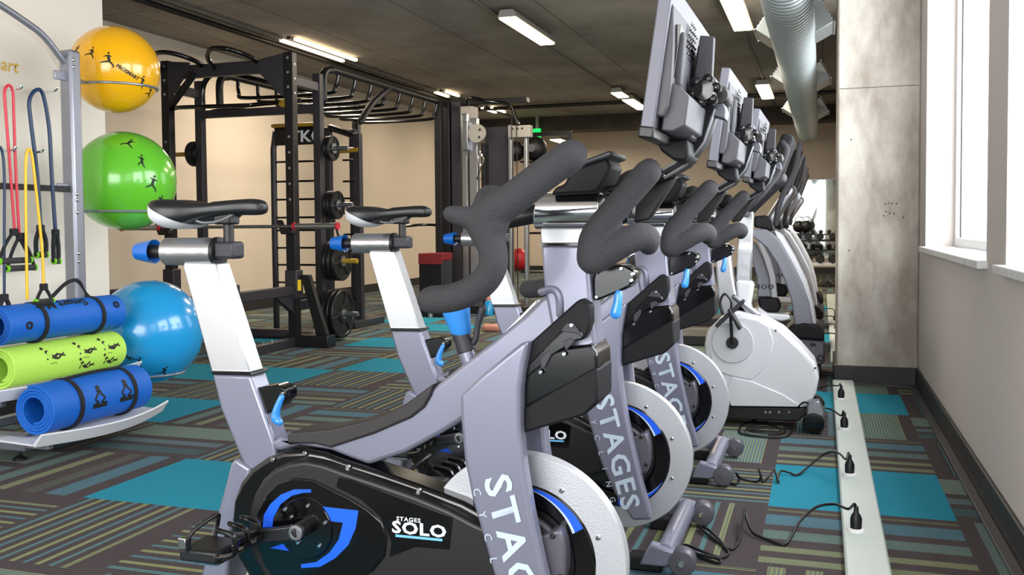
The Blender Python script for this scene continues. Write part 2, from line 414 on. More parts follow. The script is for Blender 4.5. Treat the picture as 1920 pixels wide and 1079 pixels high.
# ================================================================== CEILING LIGHTS
def make_light(x, y, z, w, l, label, bars=False, power=60):
    t = empty('ceiling_light', (x, y, z), label, 'ceiling light', 'linear lights hung under the concrete ceiling')
    if bars:
        build('housing', bx(-w*.12, w*.12, -l/2, l/2, .02, .05), 'black', t)
        for s in (-1, 1): build('diffuser', bx(s*w/2-.022, s*w/2+.022, -l/2, l/2, 0, .03), 'diffuser', t, bevel=.004)
    else:
        build('housing', prism([(-w/2, .005), (-w/2+.03, .07), (w/2-.03, .07), (w/2, .005)], -l/2, l/2), 'light_body', t)
        build('diffuser', bx(-w/2+.012, w/2-.012, -l/2+.012, l/2-.012, -.012, .004), 'diffuser', t, bevel=.004)
    for s in (-1, 1): build('hanger', tube([(0, s*l*.38, .05 if bars else .07), (0, s*l*.38, CEIL-z)], .006, 6, 1, cap='flat'), 'pipe_grey', t)
    ld = bpy.data.lights.new('ceiling_lamp', 'AREA'); ld.shape = 'RECTANGLE'; ld.size = w; ld.size_y = l; ld.energy = power; ld.color = (1.0, .86, .68)
    lo = bpy.data.objects.new('ceiling_lamp', ld); COL.objects.link(lo); lo.location = (0, 0, -.02); lo.parent = t
    return t
LZ = 2.9
def lx(px, py): return onz(px, py, LZ)
a = lx(934, 33.6); b = lx(1009, 84)
make_light((a.x+lx(963.8, 29.8).x)/2, (a.y+b.y)/2, LZ, .18, b.y-a.y, 'bright linear ceiling light nearest the camera in the middle row')
a = lx(1350, 0); b = lx(1380, 57)
make_light(-.74, b.y-.75, LZ, .2, 1.5, 'bright linear ceiling light above the nearest bike screens beside the duct')
make_light(lx(1441, 187).x, lx(1441, 187).y-.9, LZ, .2, 1.5, 'ceiling light glowing over the second bike screen beside the duct', power=40)
make_light(lx(1165, 178).x-.02, lx(1165, 178).y+.0, LZ, .18, .55, 'short ceiling light just before the black cross pipe')
make_light(lx(1185, 192).x, lx(1185, 192).y+.3, LZ, .2, 1.3, 'ceiling light just beyond the black cross pipe in the middle row')
make_light(-5.32, 9.45, 2.95, .17, 1.35, 'twin bar ceiling light hung beside the black pipe above the rack', bars=True)
make_light(-5.32, 13.2, 2.95, .17, .5, 'small twin bar ceiling light at the corner of the black pipes', bars=True, power=15)
make_light(-5.32, 15.3, 2.95, .17, .7, 'small far ceiling light just past the corner of the black pipes', bars=True, power=15)
p = ony(1055, 266, 18.0)
make_light(p.x, p.y, p.z, .24, 1.1, 'low ceiling light glowing just beyond the dark beam by the foam handlebar tip', power=40)

# ================================================================== DUCT
def make_duct():
    r = .17
    t = empty('spiral_duct', (-.235, 2, 2.56), 'round spiral galvanised air duct running along the ceiling beside the column', 'air duct')
    prof = []; L_ = 14.9; y = 0; n = 0
    bm = bmesh.new(); step = .1; prof = []
    while y < L_:
        prof += [(r, y), (r, y+step*.78), (r+.009, y+step*.84), (r+.009, y+step*.94)]; y += step
    prof += [(r, L_), (.01, L_)]
    prof = [(.01, 0)]+prof
    build('duct_tube', lathe(prof, 'Y', seg=36, bm=bm), 'duct', t, smooth=True)
    for y in (2.5, 6, 9.5, 13):
        build('hanger', tube([(0, y, r), (0, y, CEIL-2.58)], .008, 6, 1, cap='flat'), 'pipe_grey', t)
    for side, yy in ((1, (3.6, 6.3, 9.4, 12.6)), (-1, (3.4, 6.6, 9.3, 12.4))):
        for y in yy:
            M = Matrix.Translation((0, y, 0)) @ Matrix.Rotation(side*radians(-28 if side > 0 else -35)+(0), 4, 'Y')
            b = bmesh.new(); s = side
            x0, x1 = s*(r-.04), s*(r+.13)
            box(b, min(x0, x1), max(x0, x1), -.26, .26, -.11, .11, M=M)
            g = build('register', b, 'duct', t, bevel=.005)
            b = bmesh.new()
            xx = s*(r+.13)
            for k in range(5):
                z = -.07+k*.035; box(b, min(xx, xx+s*.012), max(xx, xx+s*.012), -.25, .25, z-.003, z+.003, M=M)
            box(b, min(xx, xx+s*.014), max(xx, xx+s*.014), -.27, .27, .105, .12, M=M); box(b, min(xx, xx+s*.014), max(xx, xx+s*.014), -.27, .27, -.12, -.105, M=M)
            build('grille', b, 'white_metal', g)
make_duct()

# exit sign
p = ony(1001, 251, 16.6)
t = empty('exit_sign', (p.x, 16.8, p.z), 'small glowing green exit sign hung at the far beam', 'sign')
build('sign_plate', bx(-.07, .07, -.02, .02, -.11, .11), 'exit_green', t, bevel=.004)
build('mount', bx(-.02, .02, -.015, .1, -.02, CEIL-p.z), 'light_body', t)

# ================================================================== SPIN BIKES
BY, BX0 = 1.93, -.6
def B(x, y, dy=0.0):
    p = ony(x, y, BY+dy); return Vector((p.x-BX0, dy, p.z))
def BP(pts, dy=0.0): return [(q.x, q.z) for q in (B(x, y, dy) for x, y in pts)]
def Z6(pts, s=.3513, ox=340, oy=700): return [(ox+x*s, oy+y*s) for x, y in pts]
def bolts(name, pts, dy, r, parent, m='chrome', h=.005):
    for x, y in pts:
        q = B(x, y, dy); build('bolt', lathe([(r, 0), (r, -h*.6), (r*.7, -h)], 'Y', q, 10), m, parent, smooth=True)
def spin_bike(label):
    t = empty('spin_bike', (BX0, BY, 0), label, 'exercise bike', 'row of spin bikes on the carpet')
    # --- frame pieces
    st = prism(BP([(397, 702), (470, 704), (515, 832), (520, 880), (470, 900), (446, 850), (412, 766)], -.03), -.03, .035)
    seat_tube = build('seat_tube', st, 'lavender', t, bevel=.008, seg=3)
    build('collar', prism(BP([(395, 696), (470, 698), (473, 705), (397, 703)], -.034), -.034, .038), 'gloss_black', seat_tube, bevel=.002)
    build('rear_leg', prism(BP([(440, 860), (470, 880), (462, 920), (432, 1000), (425, 1079), (420, 1130), (365, 1130), (393, 1009), (417, 928), (432, 870)], -.04), -.04, .05), 'lavender', t, bevel=.008, seg=3)
    p0 = B(405, 1115, 0)
    sb = build('rear_stabiliser', tube([(p0.x-.05, -.27, .05), (p0.x-.05, .27, .05)], .032, 16, 1), 'lavender', t, smooth=True)
    for s in (-1, 1): build('foot', lathe([(.03, 0), (.03, .012), (.012, .016), (.012, .04)], 'Z', (p0.x-.05, s*.22, 0), 16), 'black', t, smooth=True)
    # sloping main beam
    tt = [(505, 834), (524, 818), (545, 826), (620, 816), (700, 797), (765, 766), (812, 728), (868, 684), (925, 640), (985, 590), (1014, 560), (1050, 540),
          (1085, 560), (1095, 575), (1080, 620), (985, 700), (915, 750), (862, 792), (830, 812), (760, 850), (690, 873), (650, 858), (620, 846), (560, 836), (520, 848)]
    build('main_beam', prism(BP(tt, -.038), -.038, .042), 'lavender', t, bevel=.010, seg=3)
    pad = [(538, 816), (545, 812), (620, 805), (700, 786), (760, 758), (812, 720), (808, 742), (795, 765), (770, 785), (700, 815), (620, 841), (590, 834), (538, 833)]
    build('beam_pad', prism(BP(pad, -.046), -.046, .05), 'pad_black', t, bevel=.006, seg=3)
    build('edge_strip', prism(BP([(922, 645), (1001, 565), (1001, 571), (922, 652)], -.0), .015, .046), 'outlet_white', t)
    # head column
    head = [(1013, 459), (1102, 459), (1105, 520), (1112, 600), (1118, 650), (1100, 665), (1040, 660), (1030, 600), (1020, 545)]
    hd = build('head_column', prism(BP(head, -.042), -.042, .046), 'lavender', t, bevel=.008, seg=3)
    build('collar', prism(BP([(1011, 457), (1104, 457), (1104, 461), (1011, 461)], -.045), -.045, .048), 'gloss_black', hd)
    w = [B(1015, 548, -.044), B(1035, 543, -.046), B(1047, 556, -.046), B(1050, 590, -.044)]
    build('weld_seam', tube(w, .008, 8, 4), 'lavender', hd, smooth=True)
    # front legs, one on each side of the flywheel
    leg = [(862, 742), (905, 702), (975, 645), (990, 640), (984, 672), (975, 730), (974, 800), (982, 880), (995, 960), (1012, 1040), (1035, 1140), (1062, 1240),
           (1010, 1240), (960, 1160), (925, 1079), (905, 1010), (885, 940), (869, 860), (863, 790)]
    P_ = BP(leg, -.105)
    for s in (-1, 1):
        y0, y1 = (-.105, -.062) if s < 0 else (.062, .105)
        lg = build('front_leg', prism(P_, y0, y1), 'lavender', t, bevel=.012, seg=4)
        if s > 0: continue
        # writing down the leg
        a = B(930, 905, -.107); b = B(985, 1130, -.107); 
        d = (b-a).normalized(); n_ = Vector((-d.z, 0, d.x)); n_ = n_ if n_.x > 0 else -n_
        ME = Matrix(((d.x, n_.x, 0, 0), (0, 0, -1, 0), (d.z, n_.z, 0, 0), (0, 0, 0, 1)))
        c_ = B(966, 1052, -.107)
        text('STAGES', .082, Matrix.Translation(c_) @ ME @ Matrix.Diagonal((1.12, 1.0, 1, 1)), 'decal_pale', lg, bold=.0018, spacing=1.16, shear=-.1)
        c2 = B(925, 1052, -.107)
        for k_, ch_ in enumerate('CYCLING'): text(ch_, .024, Matrix.Translation(c2+d*(-.145+.048*k_)) @ ME, 'decal_pale', lg, name='small_letter')
    # front stabiliser with transport wheels (matches the neighbours' feet)
    xs = .19
    fs = build('front_stabiliser', tube([(xs-.02, -.235, .06), (xs-.02, .235, .06)], .03, 18, 1, cap='flat'), 'lavender', t, smooth=True)
    for s in (-1, 1):
        build('stabiliser_bracket', prism([(xs-.09, .03), (xs-.02, .03), (xs+.02, .05), (xs+.02, .075), (xs-.06, .092)], s*.235-.022, s*.235+.022), 'lavender', fs, bevel=.006)
        wh = build('transport_wheel', lathe([(.006, -.026), (.036, -.024), (.039, -.018), (.039, .018), (.036, .024), (.006, .026)], 'Y', (xs+.03, s*.235, .046), 36), 'hub_grey', t, bevel=.002)
        build('axle_bolt', lathe([(.008, -.031), (.008, .031)], 'Y', (xs+.03, s*.235, .046), 10), 'chrome', wh)
        build('foot', bx(xs-.13, xs-.03, s*.19-.035, s*.19+.035, .0, .04), 'black', t, bevel=.006)
    # flywheel
    c = B(983, 1043, 0); rO = .229
    fw = build('flywheel', annulus(rO*.70, rO, -.016, .016, c, 96), 'fly_silver', t, bevel=.0025, angle=30)
    build('inner_ring', annulus(rO*.50, rO*.715, -.020, .020, c, 96), 'gloss_black', fw, bevel=.006)
    build('hub_dish', annulus(.03, rO*.52, -.012, .012, c, 64), 'black', fw)
    for k in range(3):
        bm = bmesh.new(); bw = bmesh.new()
        a0 = radians(30+120*k); n = 16; pts = []; wp = []
        for i in range(n+1):
            f = i/n; a = a0+radians(62)*f; r1 = rO*.69; r0 = rO*(.60+.085*f)
            pts.append((r0, r1, a)); wp.append((r0-rO*.028*(1-f), r0, a))
        for bb, pp in ((bm, pts), (bw, wp)):
            vv = [[bb.verts.new((c.x+r*cos(a), -.0206, c.z+r*sin(a))) for r in (p[0], p[1])] for p in pp for a in (p[2],)]
            for i in range(n): bb.faces.new((vv[i][0], vv[i][1], vv[i+1][1], vv[i+1][0]))
        build('blue_arc', bm, 'decal_blue', fw); build('white_arc', bw, 'decal_pale', fw)
    for k in range(9):
        a = radians(20+40*k); build('bolt', lathe([(.0055, 0), (.0055, -.003), (.003, -.005)], 'Y', (c.x+rO*.78*cos(a), -.016, c.z+rO*.78*sin(a)), 10), 'chrome', fw, smooth=True)
    # grey brake housing at the hub
    hp = BP([(985, 1018), (1046, 994), (1052, 1000), (1060, 1030), (1060, 1075), (1052, 1105), (985, 1110)], -.06)
    hb = build('brake_housing', prism(hp, -.06, .06), 'hub_grey', t, bevel=.006, seg=3)
    bolts('housing_bolts', [(1036, 1006), (1050, 1082)], -.061, .006, hb, 'black')
    build('brake_cover', annulus(.02, .105, -.045, -.022, (c.x+.0, 0, c.z-.0), 48), 'plastic_grey', t, bevel=.006)
    # --- chain guard
    g0 = Z6([(265, 800), (275, 690), (310, 590), (370, 510), (450, 455), (540, 420), (660, 412), (760, 430), (880, 475), (1060, 530), (1260, 600), (1500, 690), (1600, 745)])
    low = [(1010, 1010), (1030, 1060), (1010, 1110), (960, 1130), (900, 1135), (800, 1150), (700, 1165), (600, 1165), (530, 1145), (475, 1100), (443, 1045)]
    build('chain_guard', prism(BP(g0+low, -.055), -.055, .03), 'gloss_black', t, bevel=.012, seg=4)
    g1 = Z6([(355, 850), (360, 740), (385, 650), (430, 570), (490, 515), (570, 480), (660, 465), (760, 487), (880, 530), (1050, 585), (1250, 655), (1430, 730), (1560, 800)])
    low1 = [(975, 1020), (990, 1060), (960, 1100), (900, 1110), (800, 1130), (700, 1145), (600, 1145), (540, 1125), (495, 1085), (470, 1040)]
    gf = build('guard_face', prism(BP(g1+low1, -.088), -.088, -.045), 'black', t, bevel=.010, seg=3)
    inner = Z6([(395, 880), (400, 760), (440, 660), (510, 590), (600, 560), (700, 570), (800, 620), (900, 670), (1000, 735), (1070, 800), (1095, 880), (1085, 980), (1020, 1060), (900, 1130), (700, 1170), (520, 1130), (440, 1030)])
    build('disc_panel', prism(BP(inner, -.0925), -.0925, -.085), 'gloss_black', gf, bevel=.003)
    plate = Z6([(835, 555), (900, 565), (1450, 770), (1430, 945), (1250, 930), (1110, 985), (1120, 900), (1060, 770), (960, 680), (825, 610)])
    build('logo_plate', prism(BP(plate, -.0895), -.0895, -.085), 'gloss_black', gf, bevel=.0015)
    bm = bmesh.new()
    for poly in ([(692, 622), (600, 622), (530, 650), (475, 700), (440, 760), (434, 825), (485, 822), (492, 770), (530, 700), (590, 655), (650, 640), (692, 638)],
                 [(735, 712), (945, 735), (930, 830), (890, 920), (820, 990), (740, 1035), (640, 1042), (638, 1022), (720, 1010), (790, 960), (840, 890), (862, 800), (790, 790), (770, 750)],
                 [(472, 935), (560, 905), (605, 955)]):
        prism(BP(Z6(poly), -.0932), -.0932, -.0922, bm=bm)
    build('blue_emblem', bm, 'decal_blue', gf)
    ht = B(*Z6([(660, 830)])[0], -.094)
    build('hub_plate', lathe([(.003, -.004), (.066, -.004), (.069, 0), (.069, .003)], 'Y', ht, 48), 'gloss_black', gf, smooth=True)
    bolts('hub_bolts', Z6([(675, 710), (587, 770), (768, 800), (738, 922), (625, 905), (555, 728)]), -.098, .0048, gf)
    bolts('guard_bolts', Z6([(490, 462), (660, 430), (893, 500), (1270, 625)]), -.057, .006, gf)
    q = B(*Z6([(1268, 838)])[0], -.0902); M = Matrix.Translation(q) @ FACE @ Matrix.Diagonal((1.3, 1, 1, 1))
    text('SOLO', .036, M, 'decal_white', gf, bold=.0012, spacing=1.08)
    q = B(*Z6([(1212, 784)])[0], -.0902); text('STAGES', .0125, Matrix.Translation(q) @ FACE @ Matrix.Diagonal((1.2, 1, 1, 1)), 'decal_white', gf, name='small_lettering', bold=.0003, spacing=1.15)
    build('blue_underline', prism(BP(Z6([(1143, 862), (1393, 886), (1393, 899), (1143, 875)]), -.0902), -.0904, -.0894), 'decal_cyan', gf)
    # --- cranks and pedals
    ctr = B(568, 992, -.105)
    cr = build('crank', tube([(ctr.x, -.13, ctr.z), (ctr.x, .12, ctr.z)], .018, 20, 1, cap='flat'), 'black', t, bevel=.003)
    build('hub_nut', lathe([(.017, 0), (.017, -.008), (.010, -.0085), (.010, -.004), (.002, -.004)], 'Y', (ctr.x, -.130, ctr.z), 24), 'steel', cr, bevel=.0008)
    e = B(432, 1012, -.13)
    d = (e-Vector((ctr.x, -.13, ctr.z))); 
    def arm(y, sgn):
        ex, ez = ctr.x+sgn*d.x, ctr.z+sgn*d.z; L = hypot(d.x, d.z); nx, nz = -d.z/L, d.x/L
        pts = [(ctr.x+nx*.017, ctr.z+nz*.017), (ctr.x-nx*.017, ctr.z-nz*.017), (ex-nx*.011-d.x/L*sgn*-.012, ez-nz*.011), (ex+nx*.011-d.x/L*sgn*-.012, ez+nz*.011)]
        build('crank_arm', prism(pts, y-.008, y+.008), 'crank_black', cr, bevel=.004)
        pd = build('pedal', bx(ex-.05, ex+.045, y+(-.115 if sgn > 0 else .015), y+(-.015 if sgn > 0 else .115), ez-.016, ez+.012), 'black', t, bevel=.006)
        ya, yb = (y-.11, y-.02) if sgn > 0 else (y+.02, y+.11)
        cg = bmesh.new()
        for yy in (ya, (ya+yb)/2, yb): tube([(ex+.045, yy, ez), (ex+.085, yy, ez+.012), (ex+.085, yy, ez+.05), (ex+.045, yy, ez+.06)], .006, 8, 4, bm=cg)
        tube([(ex+.085, ya, ez+.03), (ex+.085, yb, ez+.03)], .006, 8, 1, bm=cg)
        build('toe_cage', cg, 'gloss_black', pd, smooth=True)
        build('strap', tube([(ex-.03, ya, ez+.0), (ex-.02, ya-.004, ez+.045), (ex+.01, (ya+yb)/2, ez+.075), (ex-.02, yb+.004, ez+.045), (ex-.03, yb, ez)], .005, 8, 6), 'black', pd, smooth=True)
        build('buckle', bx(ex-.05, ex-.03, ya-.008, ya+.014, ez+.012, ez+.036), 'chrome', pd, bevel=.002)
        build('cleat_plate', bx(ex-.03, ex+.03, ya+.02, yb-.02, ez-.028, ez-.016), 'chrome', pd, bevel=.003)
    arm(-.13, 1); arm(.12, -1)
    # --- seat assembly
    post = prism(BP([(343, 500), (345, 492), (404, 494), (470, 701), (398, 702)], -.024), -.024, .032)
    sp = build('seat_post', post, 'white_metal', t, bevel=.003)
    bm = bmesh.new()
    for k in range(16):
        f = k/15; q = B(424+f*36, 575+f*122, -.024)
        box(bm, q.x+.004, q.x+.0065, -.016, .004, q.z-.001, q.z+.001)
    build('height_marks', bm, 'ink', sp)
    q0 = B(313, 472, 0); q1 = B(409, 470, 0); rr = .0335
    sl = build('seat_slider', lathe([(.01, q0.x), (rr, q0.x), (rr, q1.x), (.01, q1.x)], 'X', (0, 0, q0.z), 40), 'brushed', t, bevel=.002)
    build('end_ring', lathe([(rr+.0015, q1.x-.004), (rr+.0015, q1.x+.006), (.02, q1.x+.007)], 'X', (0, 0, q0.z), 40), 'black', sl, smooth=True)
    build('slider_rail', lathe([(.0165, q0.x-.05), (.0165, q0.x+.0)], 'X', (0, 0, q0.z), 24), 'black', t, smooth=True)
    k0 = B(257, 474, 0)
    build('slider_knob', lathe([(.012, k0.x), (.021, k0.x+.002), (.026, k0.x+.03), (.030, k0.x+.052), (.026, k0.x+.05), (.017, k0.x+.04)], 'X', (0, 0, q0.z), 14), 'blue', t, smooth=True)
    h0 = B(410, 469, 0); h1 = B(449, 469, 0)
    cl_ = build('saddle_clamp', bx(h0.x, h1.x, -.024, .024, h0.z-.021, h0.z+.02), 'plastic_grey', t, bevel=.008, seg=3)
    s0 = B(429, 448, 0); s1 = B(427, 412, 0)
    build('saddle_stem', lathe([(.0125, s0.z-.01), (.0125, s1.z)], 'Z', (s0.x, 0, 0), 20), 'black', cl_, smooth=True)
    build('stem_head', bx(s0.x-.028, s0.x+.018, -.022, .022, s1.z-.012, s1.z+.018), 'black', cl_, bevel=.005)
    bm = bmesh.new()
    for s in (-1, 1):
        tube([B(372, 408, 0)+Vector((0, s*.035, 0)), B(395, 418, 0)+Vector((0, s*.03, 0)), B(425, 414, 0)+Vector((0, s*.022, 0)), B(452, 398, 0)+Vector((0, s*.014, 0)), B(470, 392, 0)+Vector((0, s*.006, 0))], .0038, 8, 5, bm=bm)
    build('saddle_rails', bm, 'steel', t, smooth=True)
    # saddle: loft of cross sections along x
    secs = [(303, 379, 398, .030), (307, 374, 410, .055), (315, 371, 421, .075), (328, 370, 428, .084), (345, 371, 430, .083), (360, 373, 427, .075), (375, 376, 421, .062), (390, 378, 414, .05), (408, 378, 409, .040),
            (430, 376, 406, .033), (455, 374, 404, .029), (475, 373, 404, .027), (488, 375, 403, .023), (495, 379, 400, .017), (499, 384, 395, .008)]
    s2_ = []
    for i_ in range(len(secs)-1):
        for k_ in range(4):
            p_ = [secs[max(i_-1, 0)], secs[i_], secs[i_+1], secs[min(i_+2, len(secs)-1)]]; tt_ = k_/4
            s2_.append(tuple(.5*((2*b_)+(c_-a_)*tt_+(2*a_-5*b_+4*c_-d_)*tt_*tt_+(-a_+3*b_-3*c_+d_)*tt_**3) for a_, b_, c_, d_ in zip(*p_)))
    secs = s2_+[secs[-1]]
    bm = bmesh.new(); rings = []; N = 80
    for x, yt, yb, w in secs:
        a = B(x, yt, 0); b = B(x, yb, 0); zc, hz = (a.z+b.z)/2, (a.z-b.z)/2; ring = []
        for k in range(N):
            an = 2*pi*k/N; ca, sn = cos(an), sin(an)
            yy = w*(abs(ca)**.75)*(1 if ca >= 0 else -1)
            zz = zc+hz*(1 if sn >= 0 else -1)*abs(sn)**.7
            if sn > .5 and w > .04: zz -= .007*(1-abs(ca)/.87)
            ring.append(bm.verts.new((a.x, yy, zz)))
        rings.append(ring)
    for i, (a, b) in enumerate(zip(rings, rings[1:])):
        xm = (secs[i][0]+secs[i+1][0])/2; zl = B(xm, 378+(xm-304)*.60, 0).z
        for k in range(N):
            q = (a[k], a[(k+1) % N], b[(k+1) % N], b[k]); f = bm.faces.new(q)
    bm.faces.new(rings[0]); bm.faces.new(rings[-1])
    pa, pb = B(303, 380, 0), B(378, 424, 0); dv = (pb-pa).normalized(); nv = Vector((dv.z, 0, -dv.x)); nv = nv if nv.z < 0 else -nv
    bmesh.ops.bisect_plane(bm, geom=bm.verts[:]+bm.edges[:]+bm.faces[:], plane_co=pa, plane_no=nv)
    for f in bm.faces: f.material_index = 1 if (f.calc_center_median()-pa).dot(nv) > 0 else 0
    build('saddle', bm, ['vinyl', 'vinyl_white'], t, smooth=True)
    # seat height lever box
    lb = prism(BP([(470, 738), (480, 728), (520, 722), (537, 730), (537, 748), (524, 765), (488, 784), (482, 778)], -.02), -.02, .03)
    l1 = build('lever_housing', lb, 'gloss_black', t, bevel=.004)
    bolts('housing_bolts', [(480, 738), (488, 775), (530, 738)], -.021, .004, l1)
    build('height_lever', tube([B(528, 745, -.022), B(519, 768, -.024), B(517, 785, -.024), B(524, 792, -.024)], [.007, .009, .011, .009], 12, 4), 'lever_blue', t, smooth=True)
    # resistance knob on the beam
    rk = build('resistance_post', tube([B(882, 684, 0), B(866, 640, 0), B(858, 606, 0)], [.017, .018, .018], 20, 1, cap='flat'), 'lavender', t, smooth=True)
    build('clamp_sleeve', tube([B(876, 660, 0), B(862, 618, 0)], .021, 20, 1, cap='flat'), 'plastic_grey', rk, bevel=.002)
    build('resistance_knob', tube([B(864, 618, 0), B(857, 590, 0), B(852, 564, 0)], [.024, .030, .034], 24, 3), 'lever_blue', t, smooth=True)
    build('brake_lever', tube([B(877, 652, -.0), B(891, 638, -.0), B(896, 610, -.0), B(905, 580, -.0)], [.006, .007, .007, .009], 10, 4), 'plastic_grey', t, smooth=True)
    # --- side covers and sweat trays
    tray = BP([(981, 765), (1112, 690), (1121, 692), (1121, 755), (1095, 780), (981, 813)], -.075)
    tr = build('sweat_tray', prism(tray, -.075, .06), 'satin_black', t, bevel=.006)
    tt_ = BP([(984, 706), (1010, 668), (1060, 652), (1108, 646), (1119, 662), (1121, 695), (981, 768)], -.072)
    build('tray_top', prism(tt_, -.072, .058), 'gloss_black', tr, bevel=.006)
    sc_ = [(965, 733), (966, 712), (974, 668), (984, 652), (1080, 566), (1090, 560), (1106, 572), (1107, 606), (1103, 622), (1093, 638), (1078, 640), (1040, 664), (1010, 690), (985, 712)]
    cov = build('side_cover', prism(BP(sc_, -.072), -.072, -.03), 'satin_black', t, bevel=.005)
    wn = [(984, 712), (990, 685), (1010, 664), (1050, 624), (1066, 612), (1090, 622), (1094, 636), (1078, 640), (1040, 664), (1010, 690)]
    build('window_inset', prism(BP(wn, -.077), -.077, -.07), 'gloss_black', cov, bevel=.003)
    for pl in ([(1012, 672), (1030, 656), (1034, 666), (1022, 690), (1014, 694)], [(1056, 640), (1070, 634), (1078, 640), (1060, 660)], [(1062, 606), (1074, 604), (1092, 632), (1080, 626), (1050, 622)]):
        build('bracket_web', prism(BP(pl, -.0785), -.0785, -.072), 'plastic_grey', cov, bevel=.002)
    bolts('cover_bolts', [(1072, 610), (1014, 698), (1058, 664)], -.0785, .005, cov)
    # front lever clamp
    cb = [(1112, 520), (1120, 503), (1160, 497), (1172, 498), (1190, 508), (1191, 522), (1180, 538), (1162, 547), (1118, 565), (1112, 560)]
    c1 = build('lever_clamp', prism(BP(cb, -.025), -.025, .045), 'gloss_black', t, bevel=.006)
    bolts('clamp_bolts', [(1120, 512), (1165, 504), (1186, 514), (1119, 557), (1184, 526)], -.026, .0042, c1)
    build('height_lever', tube([B(1160, 550, -.02), B(1158, 570, -.022), B(1154, 588, -.022)], [.008, .0095, .012], 12, 4), 'lever_blue', t, smooth=True)
    # --- handlebar slider
    a = B(1004, 396, 0); top = B(1010, 362, 0); bot = B(1010, 430, 0); R1 = (top.z-bot.z)/2; zc = (top.z+bot.z)/2
    bm = bmesh.new(); xt = B(1128, 362, 0).x; xb = B(1126, 430, 0).x; lt = B(1016, 362, 0).x; lb_ = B(1005, 430, 0).x
    lathe([(.005, 0), (R1, 0), (R1, 1), (.005, 1)], 'X', (0, 0, zc), 48, bm=bm)
    for v in bm.verts:
        f = min(1, max(0, (v.co.z-(zc-R1))/(2*R1)))
        v.co.x = (lb_+(lt-lb_)*f) if v.co.x < .5 else (xb+(xt-xb)*min(1, f*1.5))
    hs = build('handlebar_slider', bm, 'chrome', t, bevel=.002)
    build('slider_post', prism(BP([(1013, 428), (1098, 428), (1098, 458), (1014, 458)], -.03), -.03, .034), 'white_metal', t, bevel=.003)
    build('slider_rail', tube([B(950, 412, 0), B(1030, 396, 0)], .020, 16, 1, cap='flat'), 'black', t, smooth=True)
    # holder above the slider
    hold = [(1058, 345), (1070, 318), (1098, 300), (1135, 291), (1146, 312), (1136, 335), (1118, 362), (1032, 366), (1040, 352)]
    ho = build('console_holder', prism(BP(hold, -.05), -.05, .07), 'satin_black', t, bevel=.006)
    lip = [(1066, 320), (1062, 312), (1140, 283), (1146, 282), (1148, 292), (1135, 297)]
    build('holder_rim', prism(BP(lip, -.065), -.065, .085), 'plastic_grey', ho, bevel=.004)
    # foam handlebar, near half and far half
    n_, f_ = -.27, .27
    bm = bmesh.new()
    tube([B(1071, 292, n_), B(1020, 328, n_), B(955, 378, n_), B(905, 412, n_)], [.031, .031, .032, .033], 20, 6, bm=bm)
    tube([B(940, 385, n_), B(905, 415, n_), B(921, 460, n_), B(924, 500, n_), B(900, 535, n_+.005), B(855, 557, n_+.01), B(808, 563, n_+.012)], [.034, .032, .029, .028, .028, .028, .028], 20, 6, bm=bm)
    tube([B(925, 420, n_), B(890, 412, n_-.008), B(846, 401, n_-.016)], [.03, .023, .0175], 18, 6, bm=bm)
    g_ = -.10
    tube([B(900, 415, n_+.02), B(910, 385, n_+.06), B(918, 370, -.16), B(945, 374, -.10), B(968, 384, -.08)], [.026, .025, .025, .024, .018], 18, 6, bm=bm)
    tube([B(1216, 322, g_), B(1180, 362, g_), B(1140, 408, g_), B(1112, 448, g_), B(1108, 485, g_)], [.027, .027, .028, .0285, .0285], 20, 6, bm=bm)
    tube([B(1108, 470, g_), B(1109, 490, g_), B(1132, 478, g_), B(1170, 455, g_+.0), B(1200, 443, g_+.01), B(1214, 449, g_+.03), B(1216, 462, g_+.08)], [.0285, .0285, .029, .0285, .028, .027, .02], 20, 6, bm=bm)
    build('handlebar', bm, 'foam', t, smooth=True)
    hb_ = [o_ for o_ in kids(t) if o_.name.startswith('handlebar') and 'slider' not in o_.name][0]
    rm = hb_.modifiers.new('remesh', 'REMESH'); rm.mode = 'VOXEL'; rm.voxel_size = .0055; rm.use_smooth_shade = True
    sm_ = hb_.modifiers.new('smooth', 'SMOOTH'); sm_.factor = .5; sm_.iterations = 9
    bm = bmesh.new(); tube([B(1050, 520, .16), B(1030, 538, .2), B(990, 543, .2)], [.022, .022, .021], 18, 6, bm=bm)
    build('lower_grip', bm, 'foam', t, smooth=True)
    build('upper_grip', tube([B(1185, 338, .15), B(1150, 362, .14), B(1110, 392, .12)], [.024, .025, .024], 18, 6), 'foam', t, smooth=True)
    # --- screen on its curved arm
    ar = [(1140, 362), (1136, 350), (1200, 338), (1244, 316), (1266, 304), (1297, 260), (1316, 205), (1322, 180), (1345, 185), (1342, 205), (1322, 268), (1290, 312), (1245, 336), (1200, 352)]
    sa = build('screen_arm', prism(BP(ar, -.012), -.012, .045), 'satin_black', t, bevel=.004)
    for y in (-.014, .043): 
        for pts in ([(1244, 320), (1268, 306), (1300, 262), (1319, 206)], [(1247, 334), (1288, 310), (1320, 268), (1341, 206)]):
            build('arm_edge', tube([B(x, yy, -.0)+Vector((0, y+.002, 0)) for x, yy in pts], .0035, 8, 1, cap='flat'), 'steel', sa, smooth=True)
    bolts('arm_bolts', [(1243, 329), (1288, 293)], -.014, .005, sa)
    # lower bracket from head to arm
    build('arm_bracket', prism(BP([(1132, 366), (1225, 344), (1268, 330), (1216, 412), (1186, 418), (1190, 380), (1150, 392)], .01), .02, .05), 'black', t, bevel=.004)
    # monitor in its own tilted frame
    tl = B(1249, -36, -.27); bl = B(1210, 246, -.27)
    zax = (tl-bl).normalized(); H = (tl-bl).length; ys = Vector((.015, 1, 0)).normalized(); xax = ys.cross(zax).normalized()
    if xax.x < 0: xax = -xax
